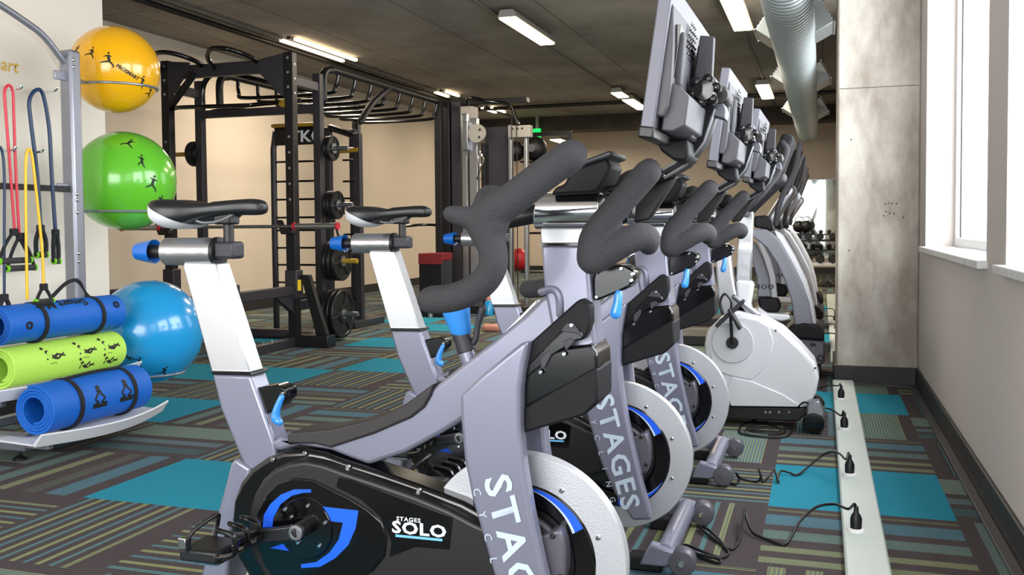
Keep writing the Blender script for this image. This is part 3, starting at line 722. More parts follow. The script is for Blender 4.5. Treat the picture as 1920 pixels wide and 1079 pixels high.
    c0 = (tl+bl)/2+ys*.27
    M = Matrix.Translation(c0) @ Matrix(((xax.x, ys.x, zax.x, 0), (xax.y, ys.y, zax.y, 0), (xax.z, ys.z, zax.z, 0), (0, 0, 0, 1)))
    hw, hh = .262, H/2
    mo = build('screen_frame', bx(-.012, .012, -hw, hw, -hh, hh, M=M), 'monitor_grey', t, bevel=.0025)
    build('display', bx(-.0135, -.0115, -hw+.012, hw-.012, -hh+.012, hh-.012, M=M), 'screen', mo)
    build('bottom_cap', bx(-.0145, .0145, -hw-.002, hw+.002, -hh-.012, -hh+.01, M=M), 'black', mo, bevel=.004)
    bk = prism([(.010, -hh+.03), (.010, hh-.03), (.016, hh-.04), (.024, hh*.2), (.030, -hh*.35), (.030, -hh+.05), (.024, -hh+.03)], -hw+.012, .17, M=M)
    back = build('back_cover', bk, 'monitor_back', mo, bevel=.003)
    build('lower_cover', prism([(.02, -hh*.95), (.02, -hh*.28), (.036, -hh*.30), (.062, -hh*.45), (.062, -hh*.85), (.04, -hh*.95)], -hw+.03, .06, M=M), 'monitor_back', back, bevel=.003)
    build('back_groove', bx(.012, .0285, -hw+.035, -hw+.075, -hh*.28, hh*.50, M=M), 'gloss_black', back, bevel=.001)
    build('groove_ridge', tube([M @ Vector((.030, -hw+.062, -hh*.26)), M @ Vector((.026, -hw+.062, hh*.36))], .011, 10, 1), 'plastic_grey', back, smooth=True)
    bm = bmesh.new()
    for i in range(7):
        for j in range(5):
            if (i in (0, 6)) and j in (0, 4): continue
            z = hh*.22+i*.011; yv = -.10+j*.022+(i % 2)*.011; xx = .0235
            bmesh.ops.create_uvsphere(bm, u_segments=8, v_segments=6, radius=.0042, matrix=M @ Matrix.Translation((xx-.001, yv, z)) @ Matrix.Diagonal((.5, 1.9, 1, 1)))
    build('vent_holes', bm, 'gloss_black', back)
    mp = build('mount_plate', prism([(.03, -hh*.12), (.03, hh*.5), (.045, hh*.5), (.058, -hh*.12)], -.025, .07, M=M), 'monitor_grey', t, bevel=.003)
    build('mount_rail', prism([(.035, -hh*.05), (.035, hh*.62), (.062, hh*.62), (.07, -hh*.05)], -.045, -.02, M=M), 'plastic_grey', mp, bevel=.002)
    build('mount_tongue', prism([(.05, hh*.18), (.07, hh*.05), (.10, -hh*.42), (.10, -hh*.55), (.07, -hh*.5), (.05, -hh*.1)], -.005, .055, M=M), 'monitor_grey', mp, bevel=.002)
    build('info_label', prism([(.0578, -.01), (.0512, .05), (.0505, .05), (.057, -.01)], .0, .045, M=M), 'steel', mp)
    # tilt knob
    kc = B(1320, 170, -.075); bm = bmesh.new()
    lathe([(.022, .07), (.022, 0), (.019, -.008), (.004, -.010)], 'Y', kc, 24, bm=bm)
    for k in range(6):
        a = radians(60*k+12); lathe([(.010, .02), (.010, -.002), (.005, -.006)], 'Y', kc+Vector((.023*cos(a), 0, .023*sin(a))), 12, bm=bm)
    build('tilt_knob', bm, 'gloss_black', t, smooth=True)
    k2 = B(1352, 182, .02); build('pivot', lathe([(.016, -.03), (.02, -.02), (.02, .04), (.016, .05)], 'Y', k2, 20), 'black', t, smooth=True)
    # drive unit hanging under the screen
    du = [(1228, 262), (1290, 262), (1292, 292), (1283, 302), (1262, 300), (1240, 284)]
    build('control_box', prism(BP(du, -.1), -.1, .05), 'satin_black', t, bevel=.005)
    cp = [(1238, 205), (1300, 190), (1306, 222), (1296, 262), (1232, 262)]
    build('battery_box', prism(BP(cp, -.09), -.09, .06), 'plastic_grey', t, bevel=.006)
    bm = bmesh.new()
    tube([B(1300, 300, .04), B(1292, 270, .05), B(1302, 235, .055), B(1318, 200, .05)], .005, 8, 5, bm=bm)
    tube([B(1285, 310, .04), B(1296, 262, .05), B(1296, 230, .055), B(1325, 205, .05)], .004, 8, 5, bm=bm)
    build('screen_cable', bm, 'cable', t, smooth=True)
    # small chrome shifter bracket
    build('cable_bracket', prism(BP([(1178, 398), (1190, 384), (1193, 410), (1180, 412)], .05), .03, .06), 'chrome', t, bevel=.002)
    return t
bike1 = spin_bike('nearest grey and black spin bike, its saddle, emblem and foam handlebar in full view')
bike2 = copy_tree(bike1); bike2.location.y = 2.89; bike2.location.x += .01; bike2['label'] = 'middle spin bike, second in the row behind the nearest one'
bike3 = copy_tree(bike1); bike3.location.y = 3.86; bike3.location.x += .03; bike3['label'] = 'farthest of the three spin bikes, standing next to the white exercise bike'
# ================================================================== WHITE EXERCISE BIKE
def Z4(pts): return [(1300+x*.4172, 380+y*.4172) for x, y in pts]
def white_bike():
    Y0 = 4.86; ox = -.5
    t = empty('upright_exercise_bike', (ox, Y0, 0), 'white upright exercise bike with round crank cover, beyond the last spin bike', 'exercise bike')
    def Q(x, y, dy): p = ony(x, y, Y0+dy); return Vector((p.x-ox, dy, p.z))
    def QP(pts, dy): return [(q.x, q.z) for q in (Q(x, y, dy) for x, y in Z4(pts))]
    n = -.13
    body = [(48, 640), (60, 575), (130, 512), (200, 490), (300, 515), (400, 570), (480, 645), (545, 720), (565, 790), (552, 860), (515, 925), (170, 918), (100, 880), (55, 760)]
    sh = build('shroud', prism(QP(body, n), n, .10), 'white_gloss', t, bevel=.022, seg=4)
    cover = [(175, 560), (250, 520), (330, 548), (355, 620), (340, 710), (262, 795), (175, 775), (90, 760), (62, 640), (110, 560)]
    build('side_panel', prism(QP([(70, 640), (90, 570), (150, 525), (220, 515), (290, 530), (340, 560), (360, 625), (343, 710), (300, 765), (262, 798), (175, 782), (110, 760), (80, 710)], n-.006), n-.006, n+.02), 'white_gloss', sh, bevel=.004)
    lowp = [(175, 786), (262, 805), (400, 862), (490, 920), (170, 916), (140, 850)]
    build('lower_fairing', prism(QP(lowp, n-.008), n-.008, n+.02), 'white_gloss', sh, bevel=.004)
    h = Q(*Z4([(176, 630)])[0], n-.008)
    build('crank_disc', lathe([(.003, -.006), (.098, -.006), (.101, 0), (.101, .01)], 'Y', h, 56), 'vinyl_white', t, smooth=True)
    cr = build('crank_hub', lathe([(.01, -.02), (.026, -.02), (.03, -.012), (.03, .0)], 'Y', h, 28), 'black', t, smooth=True)
    build('crank_arm', tube([h+Vector((0, -.018, 0)), Q(*Z4([(168, 520)])[0], n-.026)], .008, 10, 1), 'black', cr, smooth=True)
    build('pedal', prism(QP([(158, 478), (170, 470), (222, 560), (208, 568)], n-.03), n-.11, n-.03), 'black', t, bevel=.004)
    st_ = build('toe_strap', prism(QP([(100, 550), (125, 520), (225, 432), (235, 440), (230, 452), (130, 545), (112, 560)], n-.04), n-.09, n-.04), 'plastic_grey', t, bevel=.004)
    build('toe_loop', tube([Q(*Z4([(x, y)])[0], n-.05) for x, y in ((130, 500), (120, 450), (140, 412), (168, 440), (170, 480))], .006, 8, 5), 'black', t, smooth=True)
    bs = build('base_rail', prism(QP([(60, 915), (520, 925), (505, 955), (470, 985), (60, 972)], n+.01), n+.01, .09), 'black', t, bevel=.006)
    for x in (345, 325, 385, 430):
        build('port', lathe([(.006, -.003), (.006, .003)], 'Y', Q(*Z4([(x, 943)])[0], n+.008), 12), 'chrome' if x in (345, 430) else 'light_body', bs)
    for x, y in ((370, 576), (547, 745)): build('bolt', lathe([(.005, -.003), (.005, .003)], 'Y', Q(*Z4([(x, y)])[0], n-.001), 10), 'black', sh)
    w = Q(*Z4([(543, 990)])[0], n-.04)
    build('front_foot', tube([(w.x, w.y, .055), (w.x, .30, .055)], .028, 16, 1, cap='flat'), 'black', t, smooth=True)
    build('wheel_fork', prism([(w.x-.04, .05), (w.x+.03, .05), (w.x+.05, .11), (w.x+.02, .16), (w.x-.03, .15)], w.y-.03, w.y+.05), 'steel', t, bevel=.008)
    for y in (w.y, .30):
        wl = build('transport_wheel', lathe([(.008, -.045), (.046, -.042), (.050, -.034), (.050, .01), (.046, .015), (.008, .018)], 'Y', (w.x, y, .051), 30), 'gloss_black', t, smooth=True)
    rx_ = Q(*Z4([(60, 940)])[0], 0).x-.35
    build('rear_beam', bx(rx_, Q(*Z4([(70, 940)])[0], 0).x, -.04, .04, .05, .11), 'black', t, bevel=.006)
    build('rear_foot', tube([(rx_, -.26, .045), (rx_, .26, .045)], .04, 16, 1), 'black', t, smooth=True)
    # seat column and mast
    build('seat_column', prism(QP([(95, 185), (165, 185), (180, 330), (200, 430), (262, 500), (140, 520), (110, 430)], -.03), -.05, .05), 'white_metal', t, bevel=.012, seg=3)
    ms = build('console_mast', prism(QP([(207, 40), (270, 40), (258, 356), (192, 352)], -.03), -.03, .03), 'brushed', t, bevel=.006)
    build('mast_label', prism(QP([(206, 180), (266, 182), (265, 212), (205, 210)], -.031), -.0315, -.029), 'outlet_white', ms)
    build('mast_boot', prism(QP([(190, 350), (262, 354), (270, 372), (255, 470), (300, 520), (180, 500), (195, 430)], -.05), -.05, .05), 'white_gloss', t, bevel=.014, seg=3)
    build('frame_tube', tube([Q(*Z4([(185, 425)])[0], -.07), Q(*Z4([(290, 505)])[0], -.07)], .014, 12, 1), 'steel', t, smooth=True)
    # seat to the rear of the column
    sx = Q(1330, 470, 0)
    build('seat_post', tube([(sx.x-.32, 0, .35), (sx.x-.40, 0, .86)], .028, 16, 1), 'brushed', t, smooth=True)
    build('seat', sphere((sx.x-.42, 0, .92), .13, s=(1.1, 1, .35)), 'vinyl', t, smooth=True)
    # console with loop handlebars
    cc = Q(1463, 305, 0)
    cM = Matrix.Translation(cc) @ Matrix.Rotation(radians(22), 4, 'Y')
    c = build('console', bx(-.035, .03, -.19, .19, -.12, .13, M=cM), 'satin_black', t, bevel=.02, seg=4)
    build('display', bx(-.037, -.034, -.15, .15, -.07, .1, M=cM), 'screen', c)
    build('console_neck', tube([Q(1396, 400, 0), Q(1425, 372, 0), cc+Vector((0, 0, -.08))], .035, 14, 4), 'black', t, smooth=True)
    bm = bmesh.new()
    for s in (-1, 1):
        tube([Q(1400, 402, s*.05), Q(1392, 398, s*.2), Q(1420, 372, s*.25), Q(1455, 330, s*.22), Q(1474, 286, s*.20), Q(1468, 268, s*.18)], .016, 12, 6, bm=bm)
        build('grip', bm, 'foam', t, smooth=True); bm = bmesh.new()
    bm.free()
    return t
white_bike()

# ================================================================== ARCHED CROSS TRAINERS
def trainer():
    Y0 = 6.55; ox = -.45
    t = empty('arched_cross_trainer', (ox, Y0, 0), 'nearest grey and white arched cross trainer, just behind the white exercise bike', 'cross trainer', 'arched cross trainers in a row beside the column')
    def Q(x, y, dy): p = ony(x, y, Y0+dy); return Vector((p.x-ox, dy, p.z))
    def QP(pts, dy): return [(q.x, q.z) for q in (Q(x, y, dy) for x, y in Z4(pts))]
    arch = [(262, 118), (330, 118), (385, 165), (440, 262), (490, 365), (520, 450), (538, 548), (455, 552), (440, 440), (410, 350), (375, 275), (330, 205), (262, 150)]
    a = build('arch', prism(QP(arch, -.22), -.22, -.14), 'arm_grey', t, bevel=.010, seg=3)
    side = [(362, 122), (400, 150), (455, 240), (510, 350), (538, 450), (556, 560), (520, 560), (505, 450), (470, 350), (415, 240), (375, 165)]
    build('arch_side', prism(QP(side, -.13), -.13, -.06), 'white_gloss', a, bevel=.008)
    far = build('arch', prism(QP(arch, -.22), .14, .22), 'arm_grey', t, bevel=.010, seg=3)
    build('arch_side', prism(QP(side, -.13), .06, .13), 'white_gloss', far, bevel=.008)
    build('shroud', prism(QP([(272, 60), (320, 55), (345, 75), (360, 130), (330, 122), (272, 112)], -.23), -.23, .1), 'satin_black', t, bevel=.015, seg=3)
    leg = [(258, 175), (280, 180), (312, 250), (338, 330), (350, 425), (288, 425), (284, 330), (262, 255)]
    lg = build('swing_arm', prism(QP(leg, -.1), -.1, -.04), 'arm_grey', t, bevel=.008)
    build('arm_edge', prism(QP([(282, 165), (310, 185), (345, 250), (368, 330), (378, 432), (352, 430), (340, 335), (316, 255)], -.06), -.06, .0), 'white_gloss', lg, bevel=.006)
    q = Q(*Z4([(318, 380)])[0], -.101)
    text('400', .06, Matrix.Translation(q) @ FACE @ Matrix.Diagonal((1.4, .8, 1, 1)), 'ink', lg)
    build('arm_boot', prism(QP([(285, 425), (380, 430), (395, 470), (380, 500), (300, 490)], -.12), -.12, .02), 'satin_black', t, bevel=.02, seg=3)
    build('pedal', prism(QP([(290, 470), (330, 500), (430, 505), (440, 522), (400, 535), (310, 522), (285, 500)], -.2), -.2, -.05), 'white_gloss', t, bevel=.01)
    build('pedal', prism(QP([(200, 560), (240, 580), (340, 585), (350, 602), (310, 612), (220, 602)], .05), .05, .2), 'white_gloss', t, bevel=.01)
    dome = [(405, 585), (440, 556), (500, 543), (560, 556), (588, 592), (588, 622), (470, 612), (410, 605)]
    build('dome_cover', prism(QP(dome, -.25), -.25, .25), 'satin_black', t, bevel=.03, seg=4)
    bb = build('drive_housing', prism(QP([(420, 606), (590, 622), (592, 722), (560, 735), (420, 722)], -.22), -.22, .22), 'hub_grey', t, bevel=.012)
    build('port_plate', prism(QP([(525, 632), (552, 634), (552, 648), (525, 646)], -.222), -.223, -.219), 'black', bb)
    build('power_socket', annulus(.012, .022, -.226, -.219, (Q(*Z4([(572, 700)])[0], 0).x, 0, Q(*Z4([(572, 700)])[0], -.22).z), 20), 'black', bb)
    zb = Q(*Z4([(500, 735)])[0], -.22).z
    x1 = Q(*Z4([(590, 700)])[0], -.22).x
    build('floor_frame', bx(x1-1.6, x1-.02, -.2, .2, .0, max(.06, zb)), 'black', t, bevel=.008)
    build('rear_foot', bx(x1-1.65, x1-1.5, -.33, .33, 0, .07), 'black', t, bevel=.01)
    # screen and grips
    s0 = Q(1482, 330, 0)
    sM = Matrix.Translation(s0) @ Matrix.Rotation(radians(20), 4, 'Y')
    sc_ = build('console', bx(-.03, .03, -.2, .2, -.13, .17, M=sM), 'satin_black', t, bevel=.02, seg=3)
    build('display', bx(-.033, -.029, -.16, .16, -.08, .13, M=sM), 'screen', sc_)
    build('console_post', tube([Q(*Z4([(330, 110)])[0], 0), Q(*Z4([(375, 40)])[0], 0), s0+Vector((0, 0, -.1))], .04, 12, 4), 'steel', t, smooth=True)
    for s in (-1, 1):
        build('grip', tube([Q(1455, 420, s*.24), Q(1462, 380, s*.26), Q(1490, 320, s*.24), Q(1500, 270, s*.2)], .018, 10, 5), 'foam', t, smooth=True)
    return t
e1 = trainer()
e2 = copy_tree(e1); e2.location.y = 8.0; e2['label'] = 'second arched cross trainer in its row, its white arch edge showing past the nearest'
e3 = copy_tree(e1); e3.location.y = 9.5; e3['label'] = 'farthest arched cross trainer, mostly hidden behind the two nearer ones'

# ================================================================== FLOOR RACEWAY, PLUGS, CORDS
SX0, SX1, SH = .068, .19, .03
PLG = [(1605, 990), (1593, 885), (1583, 799), (1577, 743)]
SEAM = [1017, 902, 808, 747]
def raceway(y0, y1, seams, label, plugs):
    t = empty('floor_raceway', ((SX0+SX1)/2, y0, 0), label, 'power raceway', 'white floor power raceways beside the machines')
    ys_ = sorted([y0]+[s for s in seams if y0 < s < y1]+[y1]); w = (SX1-SX0)/2
    for a, b in zip(ys_, ys_[1:]):
        build('cover', prism([(-w, 0), (-w, SH*.8), (-w+.006, SH), (w-.006, SH), (w, SH*.8), (w, 0)], a-y0+.002, b-y0-.002), 'strip', t, bevel=.001)
    return t
seams = [onz(1620, y, SH).y for y in SEAM]
r1 = raceway(-.9, 6.14, seams+[1.9, .9], 'white floor power raceway running along the carpet in front of the bikes to the column', None)
r2 = raceway(6.95, 13.5, [8, 9.4, 10.8, 12.2], 'far white floor power raceway continuing beyond the concrete column', None)
pos = [onz(x, y+6, SH) for x, y in PLG]+[Vector(((SX0+.06), y, SH)) for y in (7.6, 8.3, 9.0, 9.8)]
for k, p in enumerate(pos):
    par = r1 if k < 4 else r2
    px_ = max(SX0+.035, min(SX1-.035, p.x))-par.location.x
    o = build('outlet', lathe([(.002, .0), (.026, 0), (.026, .006), (.022, .009), (.002, .009)], 'Z', (px_, p.y-par.location.y, SH), 24), 'outlet_white', par, smooth=True)
def cord(label, base, path, r=.0045, plug=True):
    t = empty('power_cord', (base.x, base.y, 0), label, 'power cord', 'black power cords plugged into the floor raceways')  # a machine's own power cord, kept as a separate object
    P = [(onz(x, y, z)-Vector((base.x, base.y, 0))) for x, y, z in path]
    bx_ = max(SX0+.035, min(SX1-.035, base.x))-base.x
    if plug:
        build('plug', lathe([(.004, 0), (.017, 0), (.018, .03), (.014, .042), (.008, .05), (.007, .068), (.004, .07)], 'Z', (bx_, 0, SH+.009), 16), 'cable', t, smooth=True)
        P = [Vector((bx_, 0, SH+.06)), Vector((bx_-.005, 0, SH+.085))]+P
    build('cable', tube(P, r, 8, 5), 'cable', t, smooth=True)
cord('black coiled power cord nearest the camera, looping over the carpet to the raceway', pos[0],
     [(1590, 955, .10), (1565, 946, .09), (1530, 952, .07), (1500, 978, .04), (1482, 1010, .012), (1469, 1022, .006), (1440, 1013, .006), (1412, 1000, .012), (1400, 975, .03), (1397, 957, .05),
      (1392, 985, .03), (1387, 1012, .012), (1376, 1029, .006), (1362, 1027, .006), (1345, 1008, .012), (1325, 992, .016), (1314, 988, .016), (1318, 996, .012), (1342, 1014, .006), (1362, 1030, .006), (1366, 1040, .006), (1350, 1046, .006),
      (1320, 1036, .012), (1290, 1024, .016), (1283, 1026, .012), (1310, 1044, .006), (1345, 1056, .006), (1349, 1050, .012), (1310, 1040, .016), (1290, 1038, .012), (1291, 1052, .006), (1284, 1064, .006), (1268, 1069, .01)])
cord('black power cord crossing the teal carpet tile to the second raceway socket', pos[1],
     [(1586, 862, .10), (1572, 850, .10), (1550, 850, .08), (1520, 872, .03), (1495, 891, .006), (1478, 886, .012), (1464, 884, .02), (1459, 895, .01), (1460, 905, .006), (1455, 888, .03), (1450, 881, .04), (1440, 895, .02),
      (1430, 904, .006), (1426, 892, .03), (1422, 880, .045), (1427, 893, .03), (1420, 904, .006), (1405, 902, .006), (1388, 897, .02), (1380, 888, .04), (1386, 900, .01), (1378, 909, .006), (1362, 903, .006)])
cord('black power cord draped from the white exercise bike wheel to the raceway', pos[2],
     [(1577, 780, .09), (1560, 769, .09), (1540, 764, .10), (1522, 758, .13), (1508, 755, .15), (1498, 762, .12), (1490, 775, .05), (1470, 782, .01), (1430, 785, .01), (1395, 795, .008), (1388, 812, .006), (1420, 819, .006), (1470, 820, .006), (1485, 805, .006),
      (1450, 800, .012), (1410, 800, .012), (1402, 808, .016), (1440, 813, .012), (1468, 812, .012), (1470, 804, .014), (1430, 803, .018), (1405, 806, .02), (1440, 809, .02), (1465, 808, .02), (1440, 795, .02), (1407, 790, .012)])
cord('short black power cord by the baseboard, plugged in nearest the column', pos[3], [(1571, 724, .07), (1556, 723, .05), (1540, 727, .01), (1528, 728, .006)])
for k, lb in zip(range(4, 8), ('first power cord beyond the column, arching off the far raceway', 'second power cord beyond the column on the far raceway', 'third power cord beyond the column on the far raceway', 'last power cord visible beyond the column on the far raceway')):
    p = pos[k]; t = empty('power_cord', (p.x, p.y, 0), lb, 'power cord', 'black power cords plugged into the floor raceways')
    build('plug', lathe([(.004, 0), (.017, 0), (.018, .03), (.007, .05), (.007, .068)], 'Z', (0, 0, SH+.009), 12), 'cable', t, smooth=True)
    build('cable', tube([(0, 0, SH+.06), (-.02, 0, .15), (-.14, -.02, .14), (-.25, -.05, .05), (-.28, -.05, .008)], .0045, 8, 4), 'cable', t, smooth=True)

# ================================================================== STORAGE STATION
XP = -3.5
station = empty('storage_station', (XP, 3.0, 0), 'silver storage station with clear panel, mat shelves and ball rings by the white wall', 'storage rack')
SO = station.location
def S(x, y, X=XP): p = onx(x, y, X); return p-SO
pt = onx(128, 95, XP); PY = pt.y-SO.y
for yy, nm in ((PY, 0), (PY-1.72, 1)):
    po = build('post', prism([(-.03, .02), (-.03, pt.z), (.045, pt.z), (.045, .02)], yy-.035, yy+.035), 'stand', station, bevel=.014, seg=4)
    build('foot_beam', bx(-.12, .24, yy-.035, yy+.035, .045, .105), 'stand', po, bevel=.01)
    for xx in (-.09, .20): build('levelling_foot', lathe([(.03, 0), (.03, .01), (.014, .02), (.008, .024), (.008, .05)], 'Z', (xx, yy, 0), 16), 'black', po, smooth=True)
    for z in (pt.z-.05, pt.z-.085, 1.17, 1.14, 1.08, .88, .84): build('bolt', lathe([(.009, 0), (.009, .004), (.005, .007)], 'X', (.044, yy-.018, z), 10), 'chrome', po, smooth=True)
L_ = 1.72
fb = build('foot_beam', bx(-.12, .26, 3.16-SO.y, 3.23-SO.y, .045, .115), 'stand', station, bevel=.01)
for xx in (-.09, .20): build('levelling_foot', lathe([(.03, 0), (.03, .01), (.014, .02), (.008, .024), (.008, .05)], 'Z', (xx, 3.195-SO.y, 0), 16), 'black', fb, smooth=True)
build('base_rail', bx(-.05, .0, PY-1.72, PY, .11, .15), 'stand', station, bevel=.006)
arc = [Vector((0, PY-.03-L_*f, pt.z-.03+.24*sin(pi*f)**.8 if 0 < f < 1 else pt.z-.06)) for f in [i/14 for i in range(15)]]
build('arch_tube', tube(arc, .016, 14, 3), 'stand', station, smooth=True)
# clear panel with arched top
pn = [(a.y*1.0, a.z-.03) for a in arc[1:-1]]
pts = [(PY-.06, .62)]+[(PY-.06, pt.z-.12)]+[(y, z-.02) for y, z in pn]+[(PY-L_+.06, pt.z-.12), (PY-L_+.06, .62)]
bm = bmesh.new(); A = [bm.verts.new((0, y, z)) for y, z in pts]; B_ = [bm.verts.new((.006, y, z)) for y, z in pts]
bm.faces.new(A); bm.faces.new(B_)
for i in range(len(pts)): bm.faces.new((A[i], A[(i+1) % len(pts)], B_[(i+1) % len(pts)], B_[i]))
pnl = build('clear_panel', bm, 'panel', station)
for z in (onx(100, 140, XP).z, onx(105, 352, XP).z):
    for y in (PY-.07, PY-L_+.07):
        build('panel_clip', bx(.006, .016, y-.035, y+.05, z-.022, z+.022), 'stand', station, bevel=.003)
z = onx(60, 352, XP).z
build('cross_bar', bx(.008, .020, PY-L_+.03, PY-.03, z-.014, z+.014), 'black', station, bevel=.002)
FX = Matrix(((0, 0, 1, 0), (1, 0, 0, 0), (0, 1, 0, 0), (0, 0, 0, 1)))   # text facing +x, reading along +y
q = S(-24, 116); text('Prosmart', .085, Matrix.Translation((.008, q.y, q.z)) @ FX, 'gold', pnl, bold=.001, shear=.2)
# hooks
def hook(x, y):
    q = S(x, y); o = build('hook', tube([(.006, q.y, q.z), (.07, q.y, q.z), (.085, q.y, q.z+.015)], .006, 8, 3), 'chrome', station, smooth=True); return q
# mat shelves
def shelf(zc, x0, x1, ya, yb, sag):
    """curved steel shelf bulging outwards with a white lip"""
    bm = bmesh.new(); bl = bmesh.new(); n = 20; rows = []; lr = []
    for i in range(n+1):
        f = i/n; y = ya+(yb-ya)*f; b = sin(pi*f)*.075; dz = -sag*sin(pi*f); z = zc+dz
        rows.append([bm.verts.new(v) for v in ((x0, y, z+.01), (x1+b-.03, y, z), (x1+b-.03, y, z-.008), (x0, y, z+.002))])
        lr.append([bl.verts.new(v) for v in ((x1+b-.03, y, z+.0), (x1+b+.012, y, z+.045), (x1+b+.018, y, z+.040), (x1+b-.022, y, z-.012))])
    for B2, rw in ((bm, rows), (bl, lr)):
        for a, b in zip(rw, rw[1:]):
            for k in range(4): B2.faces.new((a[k], a[(k+1) % 4], b[(k+1) % 4], b[k]))
        B2.faces.new(rw[0]); B2.faces.new(rw[-1])
    sh = build('mat_shelf', bm, 'tray_white', station)
    build('shelf_lip', bl, 'tray_white', sh)
    for y in (3.19, PY+SO.y): build('shelf_arm', bx(-.02, x1-.04, y-.02-SO.y, y+.01-SO.y, zc-.045, zc-sag-.012), 'stand', sh, bevel=.003)
shelf(.105, .17, .42, 3.08-SO.y, 3.88-SO.y, .012)
shelf(.275, -.06, .17, 3.02-SO.y, 4.0-SO.y, .0)
# ball rings
def ball(c, r, m, label, name='exercise_ball'):
    t = empty(name, (c.x, c.y, c.z-r), label, 'exercise ball', 'exercise balls held on the storage station')
    b = build('ball', sphere((0, 0, r), r, u=64, v=40), m, t, smooth=True)
    return t, b
def figure_on(parent, r, c, dirv, size, seed, rot=0):
    """small dark printed exercise figure on a sphere of radius r about c"""
    rn = random.Random(seed); n = dirv.normalized(); u = Vector((0, 0, 1)).cross(n).normalized(); v = n.cross(u)
    u, v = u*cos(rot)+v*sin(rot), v*cos(rot)-u*sin(rot)
    bm = bmesh.new()
    def P(a, b): d = (n*r+u*a+v*b).normalized()*(r+.0012); return c+d
    def seg(a, b, w0, w1):
        a = Vector(a); b = Vector(b); d = (b-a).normalized(); s = Vector((-d.y, d.x))
        bm.faces.new([bm.verts.new(P(*(a+s*w0))), bm.verts.new(P(*(b+s*w1))), bm.verts.new(P(*(b-s*w1))), bm.verts.new(P(*(a-s*w0)))])
    s = size; hip = (0, -.1*s); sh = (rn.uniform(-.3, .3)*s, .35*s)
    seg(hip, sh, .10*s, .12*s)
    hd = (sh[0]+rn.uniform(-.1, .1)*s, sh[1]+.2*s)
    bm.faces.new([bm.verts.new(P(hd[0]+.1*s*cos(k*pi/4), hd[1]+.1*s*sin(k*pi/4))) for k in range(8)])
    for sg in (-1, 1):
        kn = (sg*rn.uniform(.15, .45)*s, -.3*s); seg(hip, kn, .08*s, .06*s); ft = (kn[0]+sg*rn.uniform(-.1, .35)*s, -.5*s); seg(kn, ft, .06*s, .04*s)
        el = (sh[0]+sg*.3*s, sh[1]-rn.uniform(-.1, .3)*s); seg(sh, el, .05*s, .04*s)
    return build('printed_figure', bm, 'ink', parent)
def dirp(px_, py_, c, r):
    """outward direction of the sphere surface point seen at a given photo position"""
    d = ray(px_, py_).normalized(); o = Vector((0, 0, HC)); oc = o-c; b = d.dot(oc); cc = oc.length_squared-r*r; D = b*b-cc
    t_ = -b-sqrt(max(D, 0)); return (o+d*t_-c)
def ring(c, r, h, pname):
    rr = sqrt(max(1e-4, r*r-(r*h)**2))+.006
    cc = Vector((c.x, c.y, c.z-r*h))-SO
    bm = tube([(cc.x+rr*cos(a), cc.y+rr*sin(a), cc.z) for a in [2*pi*k/40 for k in range(40)]], .0065, 8, 1, closed=True, bm=None)
    g = build('ball_ring', bm, 'stand', station, smooth=True)
    dy = cc.y-rr-(PY+.03)
    build('ring_arm', tube([(0.0, PY+.02, cc.z), (cc.x, cc.y-rr, cc.z)], .008, 8, 1), 'stand', g, smooth=True)
cy_ = ony(215, 131, 4.16); ry = .229; cy_.x
cg_ = ony(234, 340, 4.22); rg = .266
cb_ = ony(281, 622, 4.30); rb = .283
yt, yb_ = ball(cy_, ry, 'yellow', 'glossy yellow exercise ball, topmost of the three on the stand'); ring(cy_, ry, .42, 'y')
gt, gb_ = ball(cg_, rg, 'green', 'glossy green exercise ball between the yellow and the blue ball'); ring(cg_, rg, .62, 'g')
bt, bb_ = ball(cb_, rb, 'ball_blue', 'light blue exercise ball near the floor, largest of the three on the stand'); ring(cb_, rb, .80, 'b')
for par, r, c, lst in ((yb_, ry, cy_, ((142, 95, .05), (172, 99, .05), (206, 113, .06), (267, 155, .055), (281, 174, .05))),
                       (gb_, rg, cg_, ((213, 248, .06), (240, 268, .06), (267, 303, .06), (286, 344, .07), (297, 378, .06), (292, 404, .05))),
                       (bb_, rb, cb_, ((262, 682, .06), (308, 697, .06)))):
    for i, (a, b, s) in enumerate(lst):
        figure_on(par, r, Vector((0, 0, r)), dirp(a, b, c, r), s, int(a), rot=-.4)
def sphere_text(par, r, c, px_, py_, s, size, rot):
    n = dirp(px_, py_, c, r).normalized(); u = Vector((0, 0, 1)).cross(n).normalized(); v = n.cross(u); u, v = u*cos(rot)+v*sin(rot), v*cos(rot)-u*sin(rot)
    text(s, size, None, 'ink', par, fn=lambda p: Vector((0, 0, r))+(n*r+u*p.x+v*p.y).normalized()*(r+.0012), bold=.001)
sphere_text(yb_, ry, cy_, 240, 136, 'PROSMART', .026, -.5)
sphere_text(bb_, rb, cb_, 230, 664, 'PROSMART', .028, -.7)

